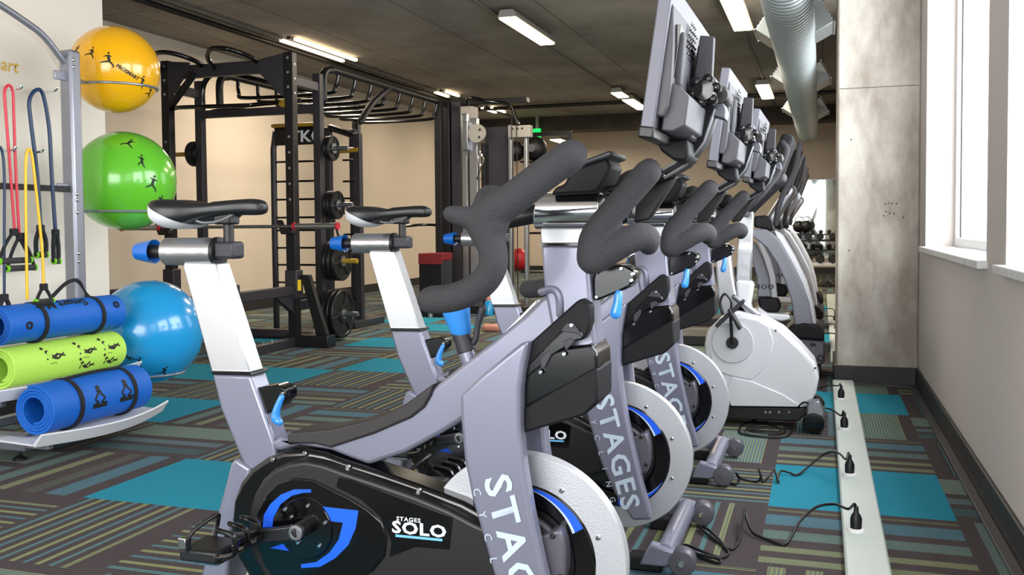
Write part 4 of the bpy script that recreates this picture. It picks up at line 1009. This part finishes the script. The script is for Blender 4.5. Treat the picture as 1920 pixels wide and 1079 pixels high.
# rolled mats
def roll(c, r, rin, L, m, label, th=.014, hole=None):
    t = empty('rolled_mat', c, label, 'exercise mat', 'rolled exercise mats on the station shelves')
    turns = (r-rin)/th; n = int(28*turns); bm = bmesh.new(); rows = []; a_st = 1.9-2*pi*turns
    for i in range(n+1):
        a = 2*pi*turns*i/n+a_st; ro = rin+th*(a-a_st)/(2*pi)
        cs, sn = cos(a), sin(a)
        rows.append([bm.verts.new((q*cs, y, q*sn)) for q, y in ((ro-th*.93, 0), (ro, 0), (ro, L), (ro-th*.93, L))])
    for a, b in zip(rows, rows[1:]):
        for k in range(4): bm.faces.new((a[k], a[(k+1) % 4], b[(k+1) % 4], b[k]))
    bm.faces.new(rows[0]); bm.faces.new(rows[-1])
    b = build('mat', bm, m, t, bevel=.003, angle=50)
    return t, b
def mat_strap(par, r, y, w=.02):
    bm = bmesh.new(); lathe([(r-.002, y-w/2), (r+.003, y-w/2), (r+.003, y+w/2), (r-.002, y+w/2)], 'Y', (0, 0, 0), 48, bm=bm)
    return build('strap', bm, 'mat_black', par)
def on_roll(r, y0, a0):
    # text/figure plane: x along +y axis, y around the roll (visible side faces +x/-y, angle measured from +x up)
    def f(p):
        an = a0+p.y/r; rr = r-.014*(1.9-an)/(2*pi)+.0014
        return Vector((rr*cos(an), y0+p.x, rr*sin(an)))
    return f
def fig_roll(par, r, y0, a0, s, seed, upside=False):
    rn = random.Random(seed); f = on_roll(r, y0, a0); bm = bmesh.new(); k_ = -1 if upside else 1
    def P(a, b): return f(Vector((a*k_, b*k_, 0)))
    def seg(a, b, w0, w1):
        a = Vector(a); b = Vector(b); d = (b-a).normalized(); q = Vector((-d.y, d.x))
        bm.faces.new([bm.verts.new(P(*(a+q*w0))), bm.verts.new(P(*(b+q*w1))), bm.verts.new(P(*(b-q*w1))), bm.verts.new(P(*(a-q*w0)))])
    if seed < 10:      # seated figure with crossed legs
        seg((0, -.32*s), (0, .3*s), .17*s, .15*s); bm.faces.new([bm.verts.new(P(.11*s*cos(k*pi/4), .42*s+.13*s*sin(k*pi/4))) for k in range(8)])
        for g in (-1, 1): seg((0, .25*s), (g*.28*s, -.05*s), .05*s, .045*s); seg((g*.28*s, -.05*s), (g*.1*s, -.2*s), .045*s, .04*s); seg((g*.05*s, -.25*s), (g*.4*s, -.3*s), .09*s, .06*s)
        seg((-.38*s, -.38*s), (.38*s, -.38*s), .06*s, .06*s)
    else:
        sh = (-.3*s, .25*s); hip = (.05*s, -.12*s); seg(hip, sh, .09*s, .1*s); bm.faces.new([bm.verts.new(P(-.42*s+.09*s*cos(k*pi/4), .42*s+.09*s*sin(k*pi/4))) for k in range(8)])
        seg(sh, (-.32*s, -.2*s), .05*s, .04*s); seg(hip, (.35*s, rn.uniform(-.1, .2)*s), .08*s, .05*s); seg((.35*s, 0), (.75*s, -.1*s), .05*s, .04*s); seg(hip, (.3*s, -.2*s), .07*s, .05*s); seg((.3*s, -.2*s), (.7*s, .05*s), .05*s, .03*s)
    return build('printed_figure', bm, 'ink', par)
t1, m1 = roll((-3.19, 3.17, .225), .112, .062, .62, 'mat_blue', 'blue rolled mat with seated figures on the lowest shelf')
for y in (.16, .50): mat_strap(t1, .113, y)
build('carry_strap', tube([(.02, .16, .115), (.03, .33, .122), (.02, .50, .115)], .007, 8, 5), 'mat_black', t1, smooth=True)
fig_roll(m1, .112, .27, .15, .11, 1); fig_roll(m1, .112, .44, .15, .11, 2)
t2, m2 = roll((-3.43, 3.22, .385), .095, .06, .70, 'mat_lime', 'lime green rolled mat with black exercise figures on the middle shelf')
for k, y in enumerate((.22, .42, .58)): fig_roll(m2, .095, y, .42, .10, 12+k); text('%s' % ('Stretching', 'Breathing', 'Rowing')[k], .010, None, 'ink', m2, fn=on_roll(.095, y, .02))
for k, y in enumerate((.42, .58)): fig_roll(m2, .095, y, -.42, .085, 22+k)
t3, m3 = roll((-3.44, 3.22, .572), .092, .05, .72, 'mat_blue', 'blue rolled mat with upside down lettering lying on top of the lime mat')
for y in (.20, .56): mat_strap(t3, .0925, y)
build('carry_strap', tube([(.04, .20, .09), (.03, .26, .085), (.0, .34, .12), (.0, .42, .17), (-.01, .50, .175), (-.02, .55, .12), (0, .56, .09)], .009, 8, 6), 'mat_black', t3, smooth=True)
text('Smart Mat', .075, None, 'ink', m3, fn=lambda p: on_roll(.092, .34, 1.05)(Vector((-p.x, -p.y, 0))), bold=.002, shear=.2)
for y, a in ((.10, .0), (.66, .55)):
    c = on_roll(.092, y, a)(Vector((0, 0, 0))); nrm = Vector((cos(a), 0, sin(a)))
    build('eyelet', tube([c+Vector((0, .014*cos(k*pi/6), 0))+Vector((-sin(a), 0, cos(a)))*.014*sin(k*pi/6) for k in range(12)], .005, 8, 1, closed=True), 'mat_black', m3, smooth=True)
t4, m4 = roll((-3.44, 2.35, .572), .092, .05, .72, 'mat_blue', 'second blue rolled mat at the left edge, end to end with the lettered one')

# resistance bands hanging on the clear panel
def band(name, label, m, hooks, strands, handles, r=.007, dX=.05):
    p0 = S(*hooks[0]); t = empty(name, (SO.x+dX, SO.y+p0.y, SO.z+strands[0][-1][1] if 0 else 1.0), label, 'resistance band', 'resistance bands hung on the clear panel')
    O = Vector(t.location)
    for h in hooks:
        hook(*h)
    X = XP+dX
    for i, st_ in enumerate(strands):
        P = [onx(x, y, X)-O for x, y in st_]
        build('tubing', tube(P, r, 10, 6), m, t, smooth=True)
    for (x, y, w, h, tri) in handles:
        c = onx(x, y, X)-O; dz = abs((onx(x, y, X)-onx(x, y+h, X)).z); dy = abs((onx(x+w, y, X)-onx(x, y, X)).y)
        hd = build('handle', tube([c+Vector((.0, -dy/2, -dz)), c+Vector((0, dy/2, -dz))], .014, 12, 1, cap='flat'), 'foam', t, smooth=True)
        for s in (-1, 1):
            build('handle_strap', tube([c+Vector((0, s*.008, 0)), c+Vector((0, s*dy*(.30 if tri else .5), -dz*.45)), c+Vector((0, s*dy/2, -dz))], .0075 if tri else .010, 8, 4), 'mat_black', hd, smooth=True)
            build('end_cap', tube([c+Vector((0, s*(dy/2-.004), -dz)), c+Vector((0, s*(dy/2+.004), -dz))], .0165, 12, 1, cap='flat'), 'lime', hd, smooth=True)
        build('connector', bx(-.012, .012, c.y-.016, c.y+.016, c.z-.012, c.z+.02), 'mat_black', hd, bevel=.004)
    return t
band('resistance_band', 'red resistance band hung doubled over the upper hook', 'red_rubber', [(14, 168)], [[(28, 440), (20, 330), (10, 200), (9, 170), (16, 160), (24, 172), (26, 220), (30, 330), (36, 440)]], [(26, 437, 56, 52, True), (38, 445, 50, 58, True)], r=.0065)
band('resistance_band', 'thick navy resistance band looped over the upper right hook', 'navy_rubber', [(80, 172)], [[(76, 430), (70, 330), (58, 230), (55, 190), (66, 170), (80, 176), (92, 240), (97, 330), (104, 436)]], [(76, 430, 18, 48, False), (104, 438, 9, 52, False)], r=.009)
band('resistance_band', 'yellow resistance band hung from the lower hook', 'yellow_rubber', [(54, 286)], [[(51, 560), (49, 450), (48, 330), (50, 288), (56, 281), (61, 300), (70, 380), (79, 470), (82, 540)]], [(82, 540, 30, 26, True)], r=.0065, dX=.075)
band('resistance_band', 'dark blue resistance band at the left edge of the panel', 'navy_rubber', [(2, 283)], [[(8, 560), (8, 430), (8, 330), (4, 284), (-4, 280), (-12, 330), (-8, 560)]], [(8, 560, 16, 30, False)], r=.006)
# ================================================================== POWER RACK WITH PLATES
RY, RR = 6.95, 7.40
XA, XB = -4.20, -5.42
def thing_at(name, x, y, z, label, cat, group=None): return empty(name, (x, y, z), label, cat, group)
rack = thing_at('power_rack', -4.8, RY, 0, 'tall black power rack with pull-up bars standing before the beige wall', 'weight rack')
RO = Vector((-4.8, RY, 0))
def RP(x, y, Y): return ony(x, y, Y)-RO
def rbox(name, x0, x1, y0, y1, z0, z1, m='rack_black', par=None, bv=.006): return build(name, bx(x0-RO.x, x1-RO.x, y0-RO.y, y1-RO.y, z0, z1), m, par or rack, bevel=bv)
H1, H2 = 2.45, 2.34
w = .04
for x in (XA, XB):
    u = rbox('front_upright', x-w, x+w, RY-w, RY+w, .06, H1)
    for z in (2.40, 2.28, 2.16, 1.75, 1.62, 1.49, 1.36, 1.23):
        build('hole_bush', lathe([(.004, -.004), (.011, -.003), (.011, .003)], 'Y', (x-RO.x, RY-w-RO.y, z), 12), 'white_metal', u, smooth=True)
        if z > 2.1: build('hole_bush', lathe([(.011, -.003), (.011, .003), (.004, .004)], 'X', (x+w-RO.x, RY-RO.y, z-.05), 12), 'white_metal', u, smooth=True)
    rbox('rear_upright', x-w*.9, x+w*.9, RR-w*.9, RR+w*.9, .06, H2, 'rack_grey')
    rbox('base_rail', x-.035, x+.035, 5.95, 7.62, .0, .075, 'rack_grey')
    rbox('side_brace', x-.03, x+.03, RY+w, RR-w, 2.18, 2.26, 'rack_grey')
    rbox('side_brace', x-.03, x+.03, RY+w, RR-w, .30, .38, 'rack_grey')
# extension foot with bolts at the front of the near base rail
for k in range(6): build('bolt', lathe([(.012, 0), (.012, .01), (.006, .014)], 'Z', (XA-RO.x, 6.0+.12*k-RO.y, .075), 10), 'chrome', rack, smooth=True)
for k in range(3): build('bolt', lathe([(.012, 0), (.012, .01), (.006, .014)], 'Z', (XA-RO.x, 7.05+.22*k-RO.y, .075), 10), 'chrome', rack, smooth=True)
# front top beam with gussets
rbox('top_beam', XB+w, XA-w, RY-.03, RY+.03, 2.29, 2.40, 'rack_grey')
build('gusset', prism([(XA-w-RO.x, 2.44), (XA-w-RO.x, 2.08), (XA-w-.06-RO.x, 2.12), (XA-w-.24-RO.x, 2.30), (XA-w-.24-RO.x, 2.40)], -.045, -.03), 'rack_grey', rack)
build('gusset', prism([(XB+w-RO.x, 2.44), (XB+w-RO.x, 2.10), (XB+w+.22-RO.x, 2.36), (XB+w+.22-RO.x, 2.42)], -.045, -.03), 'rack_grey', rack)
build('diagonal_brace', tube([(XB+.05-RO.x, -.02, 2.06), (XB+.30-RO.x, -.02, 2.33)], .03, 4, 1, cap='flat'), 'rack_black', rack)
# pull-up handles
def rt(name, P, r, m='gloss_black'): return build(name, tube([Vector(p)-RO for p in P], r, 12, 5), m, rack, smooth=True)
for x, s in ((XB+.08, 1), (XB+.62, 1)):
    rt('pull_up_handle', [(x-.12, RY-.0, 2.34), (x-.10, RY-.14, 2.42), (x+.02, RY-.26, 2.47), (x+.18, RY-.26, 2.46), (x+.28, RY-.12, 2.42), (x+.30, RY, 2.38)], .020)
rt('cross_handle', [(XB+.05, RY+.03, 2.04), (XB+.2, RY-.1, 2.03), (XB+.6, RY-.12, 2.02), (XA-.35, RY-.08, 2.02)], .018)
rt('arched_bar', [(XB+.02, RR, 2.1), (XB+.04, RR, 2.30), (XB+.14, RR, 2.40), (XB+.3, RR, 2.40), (XA-.3, RR, 2.24), (XA, RR, 2.20)], .026)
rt('rear_handle', [(XB+.1, RR+.02, 2.06), (XB+.5, RR+.02, 2.10), (XA-.2, RR+.02, 2.12)], .02)
rbox('rear_beam', XB, XA, RR-.03, RR+.03, 2.0, 2.07, 'rack_grey')
build('lamp_bracket', sphere((XA-.32-RO.x, RR-.05-RO.y, 2.09), .035, s=(1.3, .6, 1)), 'gold', rack, smooth=True)
rbox('floor_beam', XB, XA, RR-.035, RR+.035, .0, .07, 'rack_grey')
rbox('floor_beam', XB, XA, RY-.035, RY+.035, .08, .14, 'rack_grey')
# j hooks and safety arm
for x in (XA, XB):
    jz = 1.0
    j = build('bar_hook', prism([(-.10, jz+.06), (-.07, jz+.06), (-.04, jz-.01), (.06, jz-.01), (.06, jz-.06), (-.06, jz-.06)], -w-.06, -w, M=Matrix.Translation((x-RO.x, 0, 0))), 'black', rack, bevel=.008)
build('selector_strip', bx(XA-w-.012-RO.x, XA-w-RO.x, -.03, .03, .62, .95), 'mat_black', rack)
for x in (XA, XB):
    rbox('safety_arm', x-.035, x+.035, RY-.85, RY-w, .43, .51, 'rack_grey')
    rbox('safety_stop', x-.045, x+.045, RY-.89, RY-.84, .42, .57, 'rack_grey')
    rbox('arm_sleeve', x-.055, x+.055, RY-.055, RY+.055, .40, .64, 'rack_grey')
    build('arm_gusset', prism([(RY-.30-RO.y, .43), (RY-w-RO.y, .43), (RY-w-RO.y, .28)], -.02, .02, M=Matrix.Translation((x-RO.x, 0, 0)) @ Matrix.Rotation(pi/2, 4, 'Z')), 'rack_grey', rack)
build('warning_label', tube([(XA+.056-RO.x, -.02, .56), (XA+.056-RO.x, -.02, .47)], .022, 6, 1, cap='flat'), 'tag_yellow', rack)
build('foot_brace', prism([(XA+.06-RO.x, .60), (XA+.14-RO.x, .60), (XA+.30-RO.x, .10), (XA+.20-RO.x, .10)], .0, .05), 'rack_black', rack, bevel=.004)
rbox('foot_plate', XA-.05, XA+.34, RY-.06, RY+.08, .0, .10, 'rack_black')
# plate pegs
pegs = [(1.685, .11, 2, .02), (1.19, .125, 3, .0), (.70, .175, 3, .02), (.235, .215, 3, .0)]
pegx = XA+.04
nplate = 0
labs = ['small black weight plate pair', 'mid-size black weight plate', 'large black three-spoke weight plate', 'largest black three-spoke weight plate']
def plate(x, y, z, r, th, label, group):
    t = empty('weight_plate', (x, y, z), label, 'weight plate', group)
    pr = [(.026, -th/2), (r*.36, -th/2), (r*.38, -th*.2), (r*.84, -th*.2), (r*.88, -th/2), (r*.97, -th/2), (r, -th*.35), (r, th*.35), (r*.97, th/2), (r*.88, th/2), (r*.84, th*.2), (r*.38, th*.2), (r*.36, th/2), (.026, th/2)]
    build('disc', lathe(pr, 'X', (0, 0, 0), 48), 'iron', t, smooth=True)
    for k in range(3):
        a = radians(100+120*k); M = Matrix.Rotation(a, 4, 'X')
        build('spoke', bx(th*.1, th*.46, -r*.05, r*.05, r*.3, r*.88, M=M), 'iron', t, bevel=.004)
    build('hub_ring', lathe([(.026, th*.3), (.045, th*.3), (.045, th*.62), (.026, th*.62)], 'X', (0, 0, 0), 24), 'steel', t, smooth=True)
    return t
names = [['outer', 'inner'], ['outer', 'middle', 'inner'], ['outer', 'middle', 'inner'], ['outer', 'middle', 'inner']]
levels = ['top peg of the rack', 'second peg of the rack, above the barbell sleeve', 'third peg of the rack', 'lowest peg of the rack near the floor']
for k, (z, r, n, _) in enumerate(pegs):
    th = .042 if k > 1 else .03
    build('plate_peg', tube([(pegx-RO.x, RR-RO.y, z), (pegx+.05+n*(th+.004)+.13-RO.x, RR-RO.y, z)], .022, 16, 1, cap='flat'), 'steel' if k != 2 else 'gold', rack, smooth=True)
    for i in range(n):
        plate(pegx+.045+th/2+i*(th+.005), RR, z, r*(1 if i else .98), th, 'black weight plate, %s one on the %s' % (names[k][n-1-i], levels[k]), 'weight plates on the rack pegs')
build('plate_peg', tube([(XB-.04-RO.x, RR-RO.y, 1.68), (XB-.28-RO.x, RR-RO.y, 1.68)], .02, 14, 1, cap='flat'), 'gold', rack, smooth=True)
plate(XB-.075, RR, 1.68, .115, .045, 'lone black weight plate on the left side of the rack behind the green ball', None)
# barbell resting in the hooks
bz = 1.0+.006
bb = thing_at('barbell', -4.8, RY-.09, bz, 'chrome barbell resting across the hooks of the power rack', 'barbell')
build('bar', tube([(-.66, 0, 0), (.66, 0, 0)], .014, 14, 1, cap='flat'), 'steel', bb, smooth=True)
for s in (-1, 1):
    sl = build('sleeve', tube([(s*.68, 0, 0), (s*1.06, 0, 0)], .025, 20, 1, cap='flat'), 'brushed', bb, smooth=True)
    for x in (.665, 1.065): build('collar', tube([(s*(x-.008), 0, 0), (s*(x+.008), 0, 0)], .032, 20, 1, cap='flat'), 'red_rubber', sl, smooth=True)

# ================================================================== MONKEY BAR RIG
rig = thing_at('monkey_bar_rig', -4.7, 8.9, 0, 'black overhead monkey bar rig reaching from the power rack to the cable tower', 'climbing rig')
GO = Vector((-4.7, 8.9, 0))
for x in (XA+.02, -5.25):
    build('rail', tube([Vector(p)-GO for p in ((x, 7.46, 2.12), (x, 7.47, 2.34), (x, 7.60, 2.40), (x, 7.9, 2.41), (x, 10.2, 2.42))], .034, 12, 5), 'rack_black', rig, smooth=True)
for k in range(8):
    y = 7.75+k*.33
    P = [(-5.25, y, 2.40), (-5.24, y, 2.27), (-5.15, y, 2.22), (XA-.12, y, 2.22), (XA-.02, y, 2.27), (XA+.02, y, 2.40)]
    build('rung', tube([Vector(p)-GO for p in P], .018, 10, 5), 'gloss_black', rig, smooth=True)
build('support_arm', tube([Vector(p)-GO for p in ((-4.25, 8.3, 2.02), (-4.22, 8.5, 2.22), (XA+.02, 8.8, 2.40))], .035, 8, 2), 'rack_black', rig, smooth=True)
build('rear_leg', bx(-5.29-GO.x, -5.21-GO.x, 10.1-GO.y, 10.18-GO.y, 0, 2.42), 'rack_black', rig, bevel=.005)
build('rear_leg', bx(XA-.02-GO.x, XA+.06-GO.x, 10.06-GO.y, 10.14-GO.y, 0, 2.42), 'rack_black', rig, bevel=.005)

# ladder frame with sign
LY = 8.0
lad = thing_at('stall_bar_ladder', -4.8, LY, 0, 'black ladder frame with thin rungs and a lettered sign panel behind the rack', 'climbing ladder')
LO = Vector((-4.8, LY, 0))
xl, xr = ony(515, 400, LY).x, ony(598, 400, LY).x+.03
for x in (xl, xr): build('side_rail', tube([Vector(p)-LO for p in ((x, LY, 0), (x, LY, 1.75), (x+(.06 if x == xl else -.0), LY, 1.88))], .03, 12, 2), 'rack_grey', lad, smooth=True)
for y in (303, 340, 374, 408, 432, 465, 497, 530, 560):
    z = ony(560, y, LY).z
    build('rung', tube([Vector((xl, LY, z))-LO, Vector((xr, LY, z))-LO], .010, 8, 1), 'gloss_black', lad, smooth=True)
z0, z1 = ony(570, 272, LY).z, ony(570, 238, LY).z
sg = build('sign_panel', bx(xl+.03-LO.x, xr-LO.x, -.03, -.01, z0, z1), 'gloss_black', lad, bevel=.004)
build('top_bar', tube([Vector((xl, LY, z1+.02))-LO, Vector((xr, LY, z1+.02))-LO], .02, 12, 1), 'gold', lad, smooth=True)
q = ony(577, 257, LY)-LO; text('TKO', .15, Matrix.Translation((q.x+.01, -.032, q.z)) @ FACE @ Matrix.Diagonal((1.15, 1, 1, 1)), 'decal_white', sg, bold=.004, spacing=1.05)
# second ladder station to the right
L2 = 8.55
st2 = thing_at('storage_ladder', -4.2, L2, 0, 'narrow black storage ladder with bare pegs to the right of the rack plates', 'storage rack')
SO2 = Vector((-4.2, L2, 0))
def s2(x): return ony(x, 400, L2).x-SO2.x
for x, y in ((617, 0), (643, .25), (673, 0)):
    build('upright', bx(s2(x)-.035, s2(x)+.035, y-.035, y+.035, 0, 2.0 if x != 673 else 1.93), 'rack_grey', st2, bevel=.005)
build('top_arm', tube([Vector((s2(622), 0, 2.0)), Vector((s2(672), 0, 1.9))], .035, 8, 1), 'rack_black', st2, smooth=True)
for yy in (300, 340, 372, 400, 440, 500, 560):
    z = ony(655, yy, L2).z; build('rung', tube([(s2(643), .02, z), (s2(673), .02, z)], .010, 8, 1), 'gloss_black', st2, smooth=True)
for yy in (282, 478, 590):
    z = ony(655, yy, L2).z; build('peg', tube([(s2(640), 0, z), (s2(676), -.02, z)], .028, 12, 1, cap='flat'), 'gold' if yy == 282 else 'rack_grey', st2, smooth=True)
build('diagonal_strut', tube([(s2(625), -.05, 1.2), (s2(645), -.05, .75)], .012, 8, 1), 'rack_black', st2, smooth=True)
build('base', bx(s2(612), s2(690), -.3, .35, 0, .07), 'rack_grey', st2, bevel=.006)

# ================================================================== CABLE MACHINE
CYM = 10.35
cm = thing_at('cable_machine', -3.7, CYM, 0, 'tall black and silver cable machine with pulleys behind the nearest handlebar', 'cable machine')
MO = Vector((-3.7, CYM, 0))
def cx(px_, y=CYM): return ony(px_, 400, y).x-MO.x
def cz(py, y=CYM): return ony(880, py, y).z
def cbx(name, xa, xb, y0, y1, z0, z1, m, bv=.006): return build(name, bx(cx(xa), cx(xb), y0, y1, z0, z1), m, cm, bevel=bv)
cbx('weight_tower', 829, 851, -.12, .5, 0, cz(190), 'rack_black')
cbx('tower_panel', 853, 871, -.1, .5, 0, cz(192), 'rack_grey')
cbx('guide_column', 874, 884, -.12, -.06, .05, cz(215), 'brushed')
cbx('guide_column', 890, 905, -.16, -.08, .05, cz(225), 'brushed')
cbx('rear_panel', 905, 953, .1, .16, 0, cz(238), 'rack_grey')
cbx('dark_slot', 904, 912, -.02, .1, 0, cz(270), 'black', 0)
cbx('guide_column', 955, 961, -.02, .06, .05, cz(238), 'brushed')
cbx('guide_column', 984, 990, -.02, .06, .05, cz(250), 'brushed')
cbx('head_plate', 956, 998, -.05, .05, cz(262), cz(240), 'light_body')
for k in range(3): build('bolt', lathe([(.012, -.004), (.012, .004)], 'Y', (cx(965+k*9), -.052, cz(246)), 12), 'black', cm)
cbx('top_beam', 829, 992, -.06, .06, cz(198), cz(188), 'rack_black')
pl = build('pulley_plate', lathe([(.004, -.02), (.105, -.02), (.105, .02), (.004, .02)], 'Y', (cx(907), -.2, cz(254)), 36), 'light_body', cm, smooth=True)
for a in (40, 310): build('bolt', lathe([(.014, -.01), (.014, .0)], 'Y', (cx(907)+.06*cos(radians(a)), -.222, cz(254)+.06*sin(radians(a))), 12), 'chrome', pl)
build('pulley_bracket', bx(cx(881), cx(892), -.24, -.16, cz(285), cz(232)), 'steel', cm, bevel=.01)
build('cable_hook', tube([(cx(913), -.2, cz(288)), (cx(909), -.2, cz(300)), (cx(914), -.2, cz(314)), (cx(918), -.2, cz(302)), (cx(914), -.2, cz(292))], .010, 8, 4), 'chrome', cm, smooth=True)
build('pull_handle', tube([(cx(914), -.2, cz(318)), (cx(906), -.2, cz(338)), (cx(925), -.2, cz(338))], .010, 8, 1, closed=True), 'black', cm, smooth=True)
build('pull_up_bar', tube([(cx(885), -.1, 2.40), (cx(900), -.3, 2.44), (cx(940), -.3, 2.38), (cx(962), -.1, 2.36), (cx(975), -.05, 2.15)], .02, 10, 5), 'gloss_black', cm, smooth=True)
build('side_handle', tube([(cx(777), -.35, cz(424)), (cx(812), -.3, cz(421)), (cx(828), -.1, cz(423)), (cx(830), 0, cz(432))], .016, 10, 4), 'gloss_black', cm, smooth=True)
cbx('base', 826, 1000, -.35, .5, 0, .09, 'rack_black')
for x in (886, 966, 975): build('cable', tube([(cx(x), -.1, .1), (cx(x), -.1, 2.2)], .006, 6, 1), 'cable', cm)
# red bumper rack and gear around the machine
t = thing_at('storage_cabinet', ony(806, 400, 9.55).x, 9.55, 0, 'black cabinet with a red top band left of the cable machine', 'cabinet')
build('cabinet', bx(-.14, .14, 0, .3, 0, .62), 'rack_black', t, bevel=.01); build('red_band', bx(-.14, .14, -.012, .0, .58, .70), 'dark_red', t, bevel=.004)
build('cabinet_top', bx(-.14, .14, 0, .3, .62, .70), 'dark_red', t, bevel=.005); build('small_bottle', lathe([(.03, 0), (.03, .14), (.012, .17), (.012, .2)], 'Z', (.02, -.06, .0), 14), 'steel', t, smooth=True)
rk2 = thing_at('ball_rack', cx(985)+MO.x, 11.3, 0, 'dark upright rack for round weights beside the cable machine', 'rack')
for dx in (-.28, .28): build('upright', bx(dx-.025, dx+.025, -.03, .03, 0, 2.15), 'rack_black', rk2, bevel=.004)
build('top_beam', bx(-.28, .28, -.02, .02, 2.1, 2.15), 'rack_black', rk2)
for z in (.3, .9, 1.35, 1.6, 1.78): build('shelf_bar', tube([(-.28, -.04, z), (.28, -.04, z)], .014, 8, 1), 'rack_black', rk2, smooth=True)
bzp = [(966, 290, .125, 'black round medicine ball on the left of the upright rack'), (1003, 290, .15, 'black round medicine ball on the right of the upright rack')]
for x, y, r, lb in bzp:
    p = ony(x, y, 11.15); t = thing_at('medicine_ball', p.x, p.y, 1.786, lb, 'medicine ball', 'round weights beside the cable machine')
    build('ball', sphere((0, 0, r), r), 'rubber', t, smooth=True); build('emblem', lathe([(.004, -.002), (.05, -.002), (.05, .002)], 'Y', (0, -r, r), 16), 'steel', t)
p = ony(972, 487, 11.15)
build('shelf', bx(-.28, .28, -.25, .03, p.z-.16, p.z-.141), 'rack_black', rk2, bevel=.003)
build('shelf', bx(-.28, .28, -.25, .03, 1.765, 1.785), 'rack_black', rk2, bevel=.003)
t = thing_at('medicine_ball', p.x, p.y, p.z-.14, 'red round ball low on the rack seen under the handlebar', 'medicine ball')
build('ball', sphere((0, 0, .14), .14), 'red', t, smooth=True); build('seam', lathe([(.138, .137), (.142, .14), (.138, .143)], 'Z', (0, 0, 0), 32), 'black', t)
p = onz(917, 592, 0); t = thing_at('water_bottle', p.x, p.y, 0, 'blue water bottle with a pink lid on the floor by the post', 'bottle')
build('bottle_body', lathe([(.01, 0), (.05, .005), (.05, .14), (.035, .17)], 'Z', (0, 0, 0), 18), 'ball_blue', t, smooth=True); build('lid', lathe([(.036, .165), (.036, .2), (.01, .21)], 'Z', (0, 0, 0), 18), 'skin_pink', t, smooth=True)
p = onz(922, 622, 0); t = thing_at('foam_roller', p.x, p.y, 0, 'small pink foam block lying on the carpet between the bikes', 'foam block')
build('foam', tube([(-.06, 0, .035), (.06, 0, .035)], .035, 16, 1), 'skin_pink', t, smooth=True)

# ================================================================== MIRROR, DUMBBELL RACK
m0, m1 = ony(1478, 338, ymax-.03).x, WX-.02
mr = empty('wall_mirror', ((m0+m1)/2, ymax-.02, 0), 'large wall mirror on the far wall behind the dumbbell rack', 'mirror')
hwm = (m1-m0)/2
build('mirror_glass', bx(-hwm, hwm, -.012, 0, .3, ony(1520, 338, ymax).z), 'mirror', mr)
build('mirror_edge', bx(-hwm-.012, hwm, -.014, .0, ony(1520, 338, ymax).z, ony(1520, 338, ymax).z+.015), 'steel', mr)
DY = 15.6
dx0 = ony(1478, 450, DY).x
dr = thing_at('dumbbell_rack', dx0, DY, 0, 'black three-tier dumbbell rack in front of the far mirror', 'dumbbell rack')
Wd = 1.15
zs = [ony(1520, y, DY).z for y in (540, 490, 447)]
for x in (.02, Wd-.02): build('end_frame', prism([(-.0, 0), (.06, 0), (.06, zs[2]+.05), (.0, zs[2]+.05)], -.25, .25, M=Matrix.Translation((x-.03, 0, 0))), 'rack_black', dr, bevel=.005)
for z in zs: build('shelf', bx(0, Wd, -.22, .22, z-.05, z-.02), 'rack_black', dr, bevel=.004)
build('front_rail', bx(0, Wd, -.24, -.22, zs[1]-.06, zs[1]-.01), 'tray_white', dr)
build('front_rail', bx(0, Wd, -.24, -.22, zs[0]-.06, zs[0]-.01), 'tray_white', dr)
def dumbbell(x, z, r, label, m='rubber'):
    t = empty('dumbbell', (dx0+x, DY-.1, z-.02+r*.87), label, 'dumbbell', 'dumbbells on the far rack')
    for s in (-1, 1):
        build('head', lathe([(.004, s*.16), (r*.8, s*.16), (r, s*.145), (r, s*.075), (r*.8, s*.06), (.004, s*.06)], 'Y', (0, 0, 0), 6, M=Matrix.Rotation(radians(30), 4, 'Y')), m, t)
    build('grip', tube([(0, -.07, 0), (0, .07, 0)], .016, 10, 1), 'chrome', t, smooth=True)
ordn = ['first', 'second', 'third', 'fourth', 'fifth', 'sixth', 'seventh']
for lv, (z, r) in enumerate(zip(zs, (.078, .07, .058))):
    n = 6 if lv else 5
    for i in range(n): dumbbell(.12+i*(Wd-.24)/(n-1), z, r, 'black hexagonal dumbbell, %s from the left on the %s tier of the far rack' % (ordn[i], ('bottom', 'middle', 'top')[lv]), 'rubber')
for i, (x, y) in enumerate(((1498, 405), (1512, 398))):
    p = ony(x, y, DY+.05); t = thing_at('kettlebell', p.x, p.y, zs[2]+.095, ('kettlebell standing at the left end above the far dumbbells', 'kettlebell beside the left end one above the far dumbbells')[i], 'kettlebell')
    build('bell', sphere((0, 0, .09), .095), 'iron', t, smooth=True); build('handle', tube([(-.05, 0, .15), (-.05, 0, .23), (.05, 0, .23), (.05, 0, .15)], .014, 10, 5), 'chrome', t, smooth=True)
